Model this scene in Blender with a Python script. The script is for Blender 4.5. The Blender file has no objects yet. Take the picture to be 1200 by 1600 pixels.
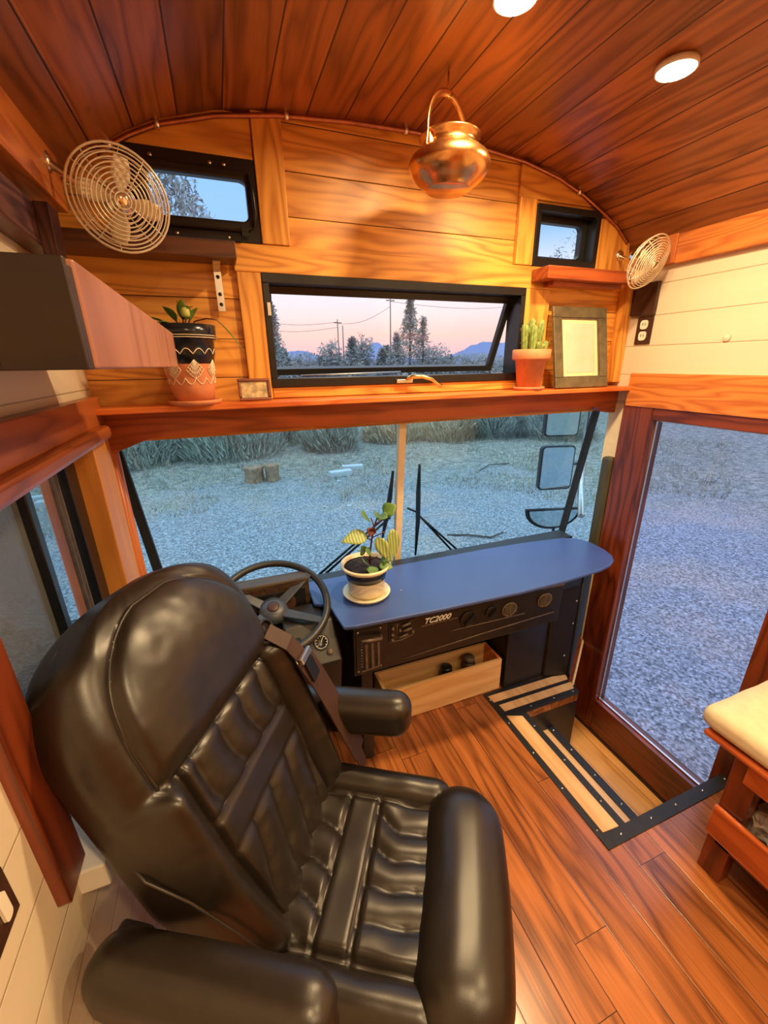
import bpy, math, random
from mathutils import Vector, Matrix, noise
random.seed(7)
S = bpy.context.scene
C = S.collection
PI = math.pi
R = math.radians

# ------------------------------------------------------------------ camera
cd = bpy.data.cameras.new('camera'); cam = bpy.data.objects.new('camera', cd); C.objects.link(cam)
cd.sensor_fit = 'HORIZONTAL'; cd.sensor_width = 36.0; cd.lens = 644.0 * 36 / 1200; cd.clip_start = 0.02; cd.clip_end = 2000
_p, _y, _r = R(19.8), R(20.65), R(-.8)
F = Vector((math.sin(_y)*math.cos(_p), math.cos(_y)*math.cos(_p), -math.sin(_p)))
_rt = Vector((math.cos(_y), -math.sin(_y), 0)); _up = _rt.cross(F)
RT = _rt*math.cos(_r) + _up*math.sin(_r); UP = -_rt*math.sin(_r) + _up*math.cos(_r)
cam.matrix_world = Matrix(((RT.x, UP.x, -F.x, 0), (RT.y, UP.y, -F.y, 0), (RT.z, UP.z, -F.z, 1.7), (0, 0, 0, 1)))
S.camera = cam
S.view_settings.view_transform = 'Standard'; S.view_settings.look = 'None'
S.view_settings.gamma = 1; S.view_settings.use_curve_mapping = False
S.view_settings.exposure = 0.45

# ------------------------------------------------------------------ world: dusk sky with an added bright zenith
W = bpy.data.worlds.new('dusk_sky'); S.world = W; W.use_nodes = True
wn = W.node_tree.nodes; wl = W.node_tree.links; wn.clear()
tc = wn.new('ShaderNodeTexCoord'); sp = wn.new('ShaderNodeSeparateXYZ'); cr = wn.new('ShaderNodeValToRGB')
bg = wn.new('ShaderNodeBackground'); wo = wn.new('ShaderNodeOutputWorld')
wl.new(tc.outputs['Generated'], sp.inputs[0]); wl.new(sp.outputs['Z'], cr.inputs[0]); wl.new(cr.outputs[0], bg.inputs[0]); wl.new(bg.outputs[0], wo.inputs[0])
e = cr.color_ramp.elements
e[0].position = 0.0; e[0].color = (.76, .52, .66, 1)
e[1].position = .60; e[1].color = (1.22, 1.42, 1.75, 1)  # zenith raised above natural dusk level, added fill for the ground outside
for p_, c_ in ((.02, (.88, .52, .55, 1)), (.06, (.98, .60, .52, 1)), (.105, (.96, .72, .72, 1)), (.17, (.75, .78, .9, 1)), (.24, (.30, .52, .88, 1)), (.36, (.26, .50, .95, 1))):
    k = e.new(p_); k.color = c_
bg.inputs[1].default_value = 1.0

# ------------------------------------------------------------------ lights (recessed downlights of the ceiling)
WARM = (1.0, .70, .36)
def downlight_lamp(x, y, z, power, size=.09):
    l = bpy.data.lights.new('downlight_lamp', 'AREA'); l.shape = 'DISK'; l.size = size; l.energy = power; l.color = WARM; l.spread = R(165)
    o = bpy.data.objects.new('downlight_lamp', l); C.objects.link(o); o.location = (x, y, z); return o
LAMPS = [(1.224, 1.036), (.722, 1.048), (.25, -.35), (1.224, -.2), (.695, -1.2), (1.35, -1.4)]
LAMP_POWER = 11.5

# ------------------------------------------------------------------ node helpers
def newmat(name):
    m = bpy.data.materials.new(name); m.use_nodes = True
    nt = m.node_tree; nt.nodes.clear()
    out = nt.nodes.new('ShaderNodeOutputMaterial'); b = nt.nodes.new('ShaderNodeBsdfPrincipled')
    nt.links.new(b.outputs[0], out.inputs[0]); return m, nt, b
def plain(name, col, rough=.5, metal=0.0, var=.12, scale=30, bump=0.0, bscale=200, coat=0, spec=.5, bdist=.002):
    m, nt, b = newmat(name); N = nt.nodes; L = nt.links
    t = N.new('ShaderNodeTexCoord'); n = N.new('ShaderNodeTexNoise'); n.inputs['Scale'].default_value = scale; n.inputs['Detail'].default_value = 4
    L.new(t.outputs['Object'], n.inputs['Vector'])
    mr = N.new('ShaderNodeMapRange'); mr.inputs['From Min'].default_value = .3; mr.inputs['From Max'].default_value = .7
    mr.inputs['To Min'].default_value = 1-var; mr.inputs['To Max'].default_value = 1+var; L.new(n.outputs['Fac'], mr.inputs['Value'])
    v = N.new('ShaderNodeVectorMath'); v.operation = 'SCALE'; v.inputs[0].default_value = col; L.new(mr.outputs[0], v.inputs['Scale'])
    L.new(v.outputs[0], b.inputs['Base Color'])
    b.inputs['Roughness'].default_value = rough; b.inputs['Metallic'].default_value = metal; b.inputs['Coat Weight'].default_value = coat
    b.inputs['Specular IOR Level'].default_value = spec
    if bump:
        n2 = N.new('ShaderNodeTexNoise'); n2.inputs['Scale'].default_value = bscale; n2.inputs['Detail'].default_value = 3; L.new(t.outputs['Object'], n2.inputs['Vector'])
        bp = N.new('ShaderNodeBump'); bp.inputs['Strength'].default_value = bump; bp.inputs['Distance'].default_value = bdist
        L.new(n2.outputs['Fac'], bp.inputs['Height']); L.new(bp.outputs[0], b.inputs['Normal'])
    return m
def wood(name, dark, light, along='X', across='Z', plank=None, phase=0.0, rough=.4, knots=.5, rings=5.0, fine=.35, vary=.35, coat=0.0, uv=False, groove=.0025, gcol=(.03, .008, .002), knot_col=(.06, .015, .004), gscale=1.0, joints=0.0):
    m, nt, b = newmat(name); N = nt.nodes; L = nt.links
    t = N.new('ShaderNodeTexCoord'); s = N.new('ShaderNodeSeparateXYZ'); L.new(t.outputs['UV' if uv else 'Object'], s.inputs[0])
    third = [a for a in 'XYZ' if a not in (along, across)][0]
    def math_(op, a, b_=None, c_=None):
        n = N.new('ShaderNodeMath'); n.operation = op
        for i, v in enumerate((a, b_, c_)):
            if v is None: continue
            if isinstance(v, (int, float)): n.inputs[i].default_value = v
            else: L.new(v, n.inputs[i])
        return n.outputs[0]
    Lc, Ac, Bc = s.outputs[along], s.outputs[across], s.outputs[third]
    if plank:
        q = math_('DIVIDE', math_('SUBTRACT', Ac, phase), plank); idx = math_('FLOOR', q); fr = math_('SUBTRACT', q, idx)
        wn_ = N.new('ShaderNodeTexWhiteNoise'); wn_.noise_dimensions = '1D'; L.new(idx, wn_.inputs['W']); rnd = wn_.outputs['Value']
        if joints:
            jl = math_('ADD', math_('DIVIDE', Lc, joints), math_('MULTIPLY', rnd, 5.0)); ji = math_('FLOOR', jl); jf = math_('SUBTRACT', jl, ji)
            w2 = N.new('ShaderNodeTexWhiteNoise'); w2.noise_dimensions = '2D'
            cv = N.new('ShaderNodeCombineXYZ'); L.new(idx, cv.inputs[0]); L.new(ji, cv.inputs[1]); L.new(cv.outputs[0], w2.inputs['Vector']); rnd = w2.outputs['Value']
        L2 = math_('ADD', Lc, math_('MULTIPLY', rnd, 9.3)); A2 = math_('ADD', Ac, math_('MULTIPLY', rnd, 5.1))
    else:
        L2, A2 = Lc, Ac
    def vec(a, b_, c_):
        n = N.new('ShaderNodeCombineXYZ')
        for i, v in enumerate((a, b_, c_)): L.new(v, n.inputs[i])
        return n.outputs[0]
    n1 = N.new('ShaderNodeTexNoise'); n1.inputs['Scale'].default_value = 1; n1.inputs['Detail'].default_value = 2.2
    L.new(vec(math_('MULTIPLY', L2, 1.1*gscale), math_('MULTIPLY', A2, 9.0*gscale), math_('MULTIPLY', Bc, 9.0*gscale)), n1.inputs['Vector'])
    ring = math_('POWER', math_('MULTIPLY_ADD', math_('SINE', math_('MULTIPLY', n1.outputs['Fac'], rings*3.4*PI)), .5, .5), .55)
    n2 = N.new('ShaderNodeTexNoise'); n2.inputs['Scale'].default_value = 1; n2.inputs['Detail'].default_value = 3
    L.new(vec(math_('MULTIPLY', L2, 6.0*gscale), math_('MULTIPLY', A2, 210.0*gscale), math_('MULTIPLY', Bc, 210.0*gscale)), n2.inputs['Vector'])
    n3 = N.new('ShaderNodeTexNoise'); n3.inputs['Scale'].default_value = 1; n3.inputs['Detail'].default_value = 2
    L.new(vec(math_('MULTIPLY', L2, 2.0), math_('MULTIPLY', A2, 5.0), math_('MULTIPLY', Bc, 5.0)), n3.inputs['Vector'])
    fac = math_('ADD', math_('MULTIPLY', ring, 1-fine), math_('MULTIPLY', n2.outputs['Fac'], fine))
    fac = math_('ADD', math_('MULTIPLY', fac, .72), math_('MULTIPLY', n3.outputs['Fac'], .42))
    rp = N.new('ShaderNodeValToRGB'); L.new(fac, rp.inputs[0])
    rp.color_ramp.elements[0].position = .24; rp.color_ramp.elements[0].color = (*dark, 1)
    rp.color_ramp.elements[1].position = .85; rp.color_ramp.elements[1].color = (*light, 1)
    col = rp.outputs[0]
    if plank:
        sc = N.new('ShaderNodeVectorMath'); sc.operation = 'SCALE'; L.new(col, sc.inputs[0])
        L.new(math_('MULTIPLY_ADD', rnd, vary, 1-vary*.5), sc.inputs['Scale']); col = sc.outputs[0]
    if knots:
        vo = N.new('ShaderNodeTexVoronoi'); vo.inputs['Scale'].default_value = 1
        kn = N.new('ShaderNodeTexNoise'); kn.inputs['Scale'].default_value = 40; L.new(t.outputs['Object'], kn.inputs['Vector'])
        L.new(vec(math_('MULTIPLY', L2, 2.4), math_('MULTIPLY', A2, 4.5), math_('MULTIPLY', Bc, .02)), vo.inputs['Vector'])
        d = math_('ADD', vo.outputs['Distance'], math_('MULTIPLY', kn.outputs['Fac'], .03))
        mk = N.new('ShaderNodeMapRange'); mk.inputs['From Min'].default_value = .05; mk.inputs['From Max'].default_value = .11
        mk.inputs['To Min'].default_value = 1; mk.inputs['To Max'].default_value = 0; L.new(d, mk.inputs['Value'])
        sx = N.new('ShaderNodeSeparateColor'); L.new(vo.outputs['Color'], sx.inputs[0])
        sel = math_('LESS_THAN', sx.outputs[0], knots)
        mx = N.new('ShaderNodeMix'); mx.data_type = 'RGBA'; L.new(math_('MULTIPLY', math_('MULTIPLY', mk.outputs[0], sel), .85), mx.inputs['Factor'])
        L.new(col, mx.inputs['A']); mx.inputs['B'].default_value = (*knot_col, 1); col = mx.outputs['Result']
    hgt = None
    if plank:
        g = math_('MINIMUM', fr, math_('SUBTRACT', 1, fr))
        gm = math_('LESS_THAN', g, groove/plank)
        if joints: gm = math_('MAXIMUM', gm, math_('LESS_THAN', jf, .002/joints))
        mx = N.new('ShaderNodeMix'); mx.data_type = 'RGBA'; L.new(gm, mx.inputs['Factor']); L.new(col, mx.inputs['A']); mx.inputs['B'].default_value = (*gcol, 1); col = mx.outputs['Result']
        ms = N.new('ShaderNodeMapRange'); ms.inputs['From Max'].default_value = groove*2.2/plank; L.new(g, ms.inputs['Value']); hgt = ms.outputs[0]
    L.new(col, b.inputs['Base Color']); b.inputs['Roughness'].default_value = rough; b.inputs['Coat Weight'].default_value = coat; b.inputs['Coat Roughness'].default_value = .15
    h = math_('MULTIPLY', n2.outputs['Fac'], .12)
    if hgt is not None: h = math_('ADD', h, hgt)
    bp = N.new('ShaderNodeBump'); bp.inputs['Strength'].default_value = .5; bp.inputs['Distance'].default_value = .002
    L.new(h, bp.inputs['Height']); L.new(bp.outputs[0], b.inputs['Normal'])
    return m
def glass_mat(name, tint=(.9, .95, .95), refl=.08, rough=.0, haze=0.0, hcol=(.5, .5, .5)):
    m = bpy.data.materials.new(name); m.use_nodes = True; nt = m.node_tree; N = nt.nodes; L = nt.links; N.clear()
    o = N.new('ShaderNodeOutputMaterial'); tr = N.new('ShaderNodeBsdfTransparent'); tr.inputs[0].default_value = (*tint, 1)
    gl = N.new('ShaderNodeBsdfGlossy'); gl.inputs['Roughness'].default_value = rough; mx = N.new('ShaderNodeMixShader')
    lw = N.new('ShaderNodeFresnel'); ge = N.new('ShaderNodeNewGeometry'); io = N.new('ShaderNodeMix'); io.data_type = 'FLOAT'
    io.inputs['A'].default_value = 1.45; io.inputs['B'].default_value = 1/1.45; L.new(ge.outputs['Backfacing'], io.inputs['Factor']); L.new(io.outputs['Result'], lw.inputs[0])
    ml = N.new('ShaderNodeMath'); ml.operation = 'MULTIPLY'; ml.inputs[1].default_value = refl/.04; L.new(lw.outputs[0], ml.inputs[0]); ml.use_clamp = True
    L.new(ml.outputs[0], mx.inputs[0]); L.new(tr.outputs[0], mx.inputs[1]); L.new(gl.outputs[0], mx.inputs[2]); last = mx.outputs[0]
    if haze:
        df = N.new('ShaderNodeBsdfDiffuse'); df.inputs[0].default_value = (*hcol, 1); m2 = N.new('ShaderNodeMixShader'); m2.inputs[0].default_value = haze
        L.new(last, m2.inputs[1]); L.new(df.outputs[0], m2.inputs[2]); last = m2.outputs[0]
    L.new(last, o.inputs[0]); return m
def emis(name, col, st):
    m = bpy.data.materials.new(name); m.use_nodes = True; nt = m.node_tree; nt.nodes.clear()
    o = nt.nodes.new('ShaderNodeOutputMaterial'); em = nt.nodes.new('ShaderNodeEmission'); em.inputs[0].default_value = (*col, 1); em.inputs[1].default_value = st
    nt.links.new(em.outputs[0], o.inputs[0]); return m

# ------------------------------------------------------------------ materials
PINE_D, PINE_L = (.50, .17, .025), (.88, .42, .08)
CED_D, CED_L = (.14, .038, .010), (.42, .140, .036)
RED_D, RED_L = (.19, .035, .010), (.42, .09, .022)
M = {}
M['ceiling'] = wood('cedar_ceiling', CED_D, CED_L, 'Y', 'X', plank=.128, phase=.02, rough=.38, knots=.42, uv=True, groove=.002, vary=.5, rings=4.2, fine=.45)
M['wall'] = wood('pine_planks', PINE_D, PINE_L, 'X', 'Z', plank=.125, phase=1.661, rough=.4, knots=.12, vary=.2, rings=6, groove=.0012)
M['pineX'] = wood('pine_board_x', PINE_D, PINE_L, 'X', 'Z', rough=.38, knots=.25, rings=5)
M['pineZ'] = wood('pine_board_z', PINE_D, PINE_L, 'Z', 'X', rough=.38, knots=.2, rings=5)
M['shelf'] = wood('red_shelf_wood', (.50, .085, .018), (.78, .21, .045), 'X', 'Z', rough=.3, knots=.1, rings=4)
M['redX'] = wood('red_cedar_x', RED_D, RED_L, 'X', 'Z', rough=.32, knots=.1, rings=4)
M['redY'] = wood('red_cedar_y', (.20, .045, .012), (.44, .115, .03), 'Y', 'Z', rough=.32, knots=.15, rings=5)
M['cedY'] = wood('cedar_fascia', (.40, .10, .02), (.72, .24, .05), 'Y', 'Z', rough=.36, knots=.25, rings=7)
M['cedZ'] = wood('cedar_upright', (.34, .08, .016), (.62, .19, .04), 'Z', 'Y', rough=.36, knots=.2, rings=5)
M['mahog'] = wood('mahogany_z', (.06, .010, .004), (.21, .040, .011), 'Z', 'Y', rough=.28, knots=.15, rings=4, coat=.2)
M['mahogY'] = wood('mahogany_y', (.06, .010, .004), (.21, .040, .011), 'Y', 'Z', rough=.28, knots=.15, rings=4, coat=.2)
M['mahogX'] = wood('mahogany_x', (.08, .014, .005), (.2, .035, .01), 'X', 'Z', rough=.35, knots=.0, rings=4)
M['bench'] = wood('bench_wood', (.32, .055, .012), (.55, .12, .024), 'Y', 'Z', rough=.28, knots=0, rings=4, coat=.2)
M['floor'] = wood('floor_planks', (.055, .012, .004), (.50, .165, .042), 'Y', 'X', plank=.125, phase=.05, rough=.27, knots=.3, rings=4.5, fine=.60, vary=.35, joints=1.3, coat=.15, groove=.0012, gscale=.8)
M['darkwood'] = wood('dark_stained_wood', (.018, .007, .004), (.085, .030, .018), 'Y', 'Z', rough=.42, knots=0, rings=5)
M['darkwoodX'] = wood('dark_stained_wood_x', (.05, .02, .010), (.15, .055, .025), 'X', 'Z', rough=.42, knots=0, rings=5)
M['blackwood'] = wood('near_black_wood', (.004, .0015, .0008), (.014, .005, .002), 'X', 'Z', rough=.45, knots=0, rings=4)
M['rosewood'] = wood('rose_brown_board', (.27, .10, .06), (.42, .18, .115), 'Z', 'Y', rough=.38, knots=0, rings=2, fine=.2)
M['paleY'] = wood('pale_tread_wood', (.62, .33, .12), (.85, .55, .26), 'Y', 'X', rough=.4, knots=0, rings=2, fine=.5)
M['palestep'] = wood('pale_step_planks', (.60, .26, .07), (.85, .46, .16), 'Y', 'X', plank=.115, phase=.03, rough=.35, knots=0, rings=3, fine=.4, vary=.2, groove=.001)
M['paleX'] = wood('pale_pine_box', (.66, .36, .12), (.84, .54, .23), 'X', 'Z', rough=.5, knots=.3, rings=2.5, knot_col=(.42, .12, .03))
M['white'] = wood('white_shiplap', (.70, .60, .45), (.74, .64, .48), 'Y', 'Z', plank=.125, phase=.01, rough=.5, knots=0, rings=1, vary=.03, groove=.0016, gcol=(.40, .32, .20))
M['whitepaint'] = plain('white_paint', (.80, .76, .68), .5, var=.03)
M['cream'] = plain('cream_paint', (.82, .66, .40), .5, var=.05)
M['blackmetal'] = plain('black_metal', (.010, .010, .011), .32, var=.2)
M['dashblack'] = plain('dash_black', (.012, .010, .009), .42, var=.3, bump=.15, bscale=300)
M['dashedge'] = plain('dash_worn_edge', (.12, .085, .06), .4, var=.3)
M['rubber'] = plain('black_rubber', (.012, .013, .016), .55, var=.2, bump=.1)
M['blue'] = plain('blue_dash_paint', (.045, .085, .27), .33, var=.05, scale=8, bump=.04, bscale=120)
M['leather'] = plain('black_leather', (.015, .0105, .007), .36, var=.15, bump=.12, bscale=420, bdist=.001, spec=.7)
M['belt'] = plain('brown_belt_webbing', (.045, .018, .011), .6, var=.15, bump=.3, bscale=600)
M['piping'] = plain('leather_piping', (.03, .024, .020), .35)
M['copper'] = plain('copper', (.74, .40, .15), .27, metal=1, var=.35, scale=14, bump=.25, bscale=60, bdist=.003)
M['copperpipe'] = plain('copper_pipe', (.45, .19, .11), .35, metal=1, var=.2)
M['brass'] = plain('brass', (.80, .60, .25), .25, metal=1, var=.1)
M['steel'] = plain('steel', (.70, .68, .63), .3, metal=1, var=.1)
M['nickel'] = plain('polished_nickel', (.93, .85, .70), .22, metal=1, var=.05)
M['fanwire'] = plain('cream_fan_wire', (.86, .78, .60), .28, metal=.35, var=.03)
M['fanblade'] = plain('cream_fan_blade', (.83, .73, .50), .35, var=.05)
M['terra'] = plain('terracotta', (.66, .235, .10), .7, var=.12, bump=.1)
M['black_glaze'] = plain('black_glaze', (.012, .016, .024), .2, var=.2)
M['lace'] = plain('white_slip_paint', (.85, .72, .52), .6, var=.1)
M['soil'] = plain('soil', (.03, .016, .010), .9, var=.5, scale=80, bump=.8, bscale=90, bdist=.01)
M['ivory'] = plain('ivory_ceramic', (.80, .70, .45), .3, var=.05)
M['leaf'] = plain('green_leaf', (.10, .20, .035), .45, var=.4, scale=25)
M['leafy'] = plain('yellow_green_leaf', (.40, .42, .11), .45, var=.3, scale=30)
M['leafd'] = plain('dark_leaf_vein', (.10, .07, .03), .5, var=.3)
M['leafred'] = plain('dark_red_leaf', (.09, .015, .015), .5, var=.3)
M['cactus'] = plain('cactus_green', (.20, .27, .06), .6, var=.4, scale=60, bump=.4, bscale=140)
M['spine'] = plain('cactus_spine', (.65, .35, .12), .6)
M['pewter'] = plain('pewter_frame', (.17, .14, .085), .38, metal=.5, var=.25)
M['mat'] = plain('cream_mat', (.82, .72, .42), .7, var=.03)
M['print'] = plain('pale_print', (.78, .56, .46), .6, var=.1, scale=12)
M['paper'] = plain('photo_print', (.55, .42, .22), .5, var=.6, scale=45)
M['outlet'] = plain('white_plastic', (.86, .80, .66), .35, var=.02)
M['brownplate'] = plain('brown_plate', (.055, .022, .014), .4, var=.2)
M['cushion'] = plain('cream_canvas', (.72, .60, .38), .8, var=.06, bump=.3, bscale=500)
M['sticker'] = plain('yellow_sticker', (.8, .72, .15), .5)
M['whitemark'] = plain('white_marking', (.8, .78, .7), .5, var=.02)
M['mirror'] = plain('mirror_glass', (.62, .72, .76), .04, metal=1, var=.02)
M['mirrorback'] = plain('mirror_housing', (.03, .05, .06), .35)
M['plastic'] = glass_mat('clear_plastic', (.85, .83, .80), .25, .08, haze=.35, hcol=(.8, .75, .7))
M['ws'] = glass_mat('windshield_glass', (.76, .91, .93), .035)
M['clear'] = glass_mat('clear_glass', (.95, .97, .98), .03)
M['doorglass'] = glass_mat('door_glass', (.80, .82, .91), .03)
M['dirty'] = glass_mat('side_window_glass', (.70, .82, .84), .16)
M['screen'] = glass_mat('window_screen', (.55, .6, .6), .03, haze=.55, hcol=(.16, .16, .15))
M['lamp'] = emis('lamp_glow', (1.0, .86, .62), 25)
M['trimring'] = plain('lamp_trim', (.85, .75, .6), .4)
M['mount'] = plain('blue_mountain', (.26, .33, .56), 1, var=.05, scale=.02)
M['bark'] = plain('bark', (.12, .09, .075), .9, var=.3, bump=.6, bscale=20)
M['juniper'] = plain('frosty_juniper', (.24, .26, .25), .8, var=.5, scale=3)
M['sage'] = plain('sagebrush', (.42, .44, .36), .9, var=.5, scale=6)
M['tan'] = plain('dry_rabbitbrush', (.68, .58, .42), .9, var=.4, scale=5)
M['drygrass'] = plain('dry_grass_blades', (.42, .40, .30), .9, var=.5, scale=2)
M['pole'] = plain('weathered_pole', (.20, .17, .15), .9)
M['stone'] = plain('pale_block', (.55, .60, .62), .8, var=.15)
M['stump'] = plain('cut_stump_wood', (.34, .22, .13), .9, var=.4, scale=14)
M['bodypaint'] = plain('bus_body_paint', (.55, .52, .45), .4)
# gravel
m, nt, b = newmat('gravel'); N = nt.nodes; L = nt.links
t = N.new('ShaderNodeTexCoord'); n1 = N.new('ShaderNodeTexNoise'); n1.inputs['Scale'].default_value = .45; n1.inputs['Detail'].default_value = 5; n1.inputs['Roughness'].default_value = .6
n2 = N.new('ShaderNodeTexVoronoi'); n2.inputs['Scale'].default_value = 48; n3 = N.new('ShaderNodeTexNoise'); n3.inputs['Scale'].default_value = 26; n3.inputs['Detail'].default_value = 7; n3.inputs['Roughness'].default_value = .8
for n in (n1, n2, n3): L.new(t.outputs['Object'], n.inputs['Vector'])
r1 = N.new('ShaderNodeValToRGB'); L.new(n3.outputs['Fac'], r1.inputs[0]); r1.color_ramp.elements[0].position = .36; r1.color_ramp.elements[0].color = (.13, .145, .17, 1); r1.color_ramp.elements[1].position = .66; r1.color_ramp.elements[1].color = (.50, .52, .56, 1)
r2 = N.new('ShaderNodeValToRGB'); L.new(n1.outputs['Fac'], r2.inputs[0]); r2.color_ramp.elements[0].position = .50; r2.color_ramp.elements[0].color = (0, 0, 0, 1); r2.color_ramp.elements[1].position = .62; r2.color_ramp.elements[1].color = (1, 1, 1, 1)
mx = N.new('ShaderNodeMix'); mx.data_type = 'RGBA'; mx.blend_type = 'MIX'
ms = N.new('ShaderNodeMath'); ms.operation = 'MULTIPLY'; ms.inputs[1].default_value = .75; L.new(r2.outputs[0], ms.inputs[0]); L.new(ms.outputs[0], mx.inputs['Factor'])
L.new(r1.outputs[0], mx.inputs['A']); mx.inputs['B'].default_value = (.42, .36, .32, 1)
sepc = N.new('ShaderNodeSeparateColor'); L.new(n2.outputs['Color'], sepc.inputs[0])
mr = N.new('ShaderNodeMapRange'); mr.inputs['To Min'].default_value = .5; mr.inputs['To Max'].default_value = 1.55; L.new(sepc.outputs[0], mr.inputs['Value'])
sc = N.new('ShaderNodeVectorMath'); sc.operation = 'SCALE'; 
ln = N.new('ShaderNodeVectorMath'); ln.operation = 'LENGTH'; L.new(t.outputs['Object'], ln.inputs[0])
n4 = N.new('ShaderNodeTexNoise'); n4.inputs['Scale'].default_value = .8; n4.inputs['Detail'].default_value = 6; L.new(t.outputs['Object'], n4.inputs['Vector'])
ad = N.new('ShaderNodeMath'); ad.operation = 'MULTIPLY_ADD'; ad.inputs[1].default_value = 7.0; L.new(n4.outputs['Fac'], ad.inputs[0]); L.new(ln.outputs['Value'], ad.inputs[2])
zr = N.new('ShaderNodeMapRange'); zr.inputs['From Min'].default_value = 11.3; zr.inputs['From Max'].default_value = 14.0; L.new(ad.outputs[0], zr.inputs['Value'])
n5 = N.new('ShaderNodeTexNoise'); n5.inputs['Scale'].default_value = 5; n5.inputs['Detail'].default_value = 8; n5.inputs['Roughness'].default_value = .75; L.new(t.outputs['Object'], n5.inputs['Vector'])
r5 = N.new('ShaderNodeValToRGB'); L.new(n5.outputs['Fac'], r5.inputs[0]); r5.color_ramp.elements[0].position = .38; r5.color_ramp.elements[0].color = (.11, .11, .085, 1); r5.color_ramp.elements[1].position = .62; r5.color_ramp.elements[1].color = (.46, .44, .36, 1)
zm = N.new('ShaderNodeMath'); zm.operation = 'MULTIPLY'; zm.inputs[1].default_value = .8; L.new(zr.outputs[0], zm.inputs[0])
mz = N.new('ShaderNodeMix'); mz.data_type = 'RGBA'; L.new(zm.outputs[0], mz.inputs['Factor']); L.new(mx.outputs['Result'], mz.inputs['A']); L.new(r5.outputs[0], mz.inputs['B'])
L.new(mz.outputs['Result'], sc.inputs[0]); L.new(mr.outputs[0], sc.inputs['Scale'])
L.new(sc.outputs[0], b.inputs['Base Color']); b.inputs['Roughness'].default_value = .95
bp = N.new('ShaderNodeBump'); bp.inputs['Strength'].default_value = .8; bp.inputs['Distance'].default_value = .02; L.new(n2.outputs['Distance'], bp.inputs['Height']); L.new(bp.outputs[0], b.inputs['Normal'])
M['gravel'] = m

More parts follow.
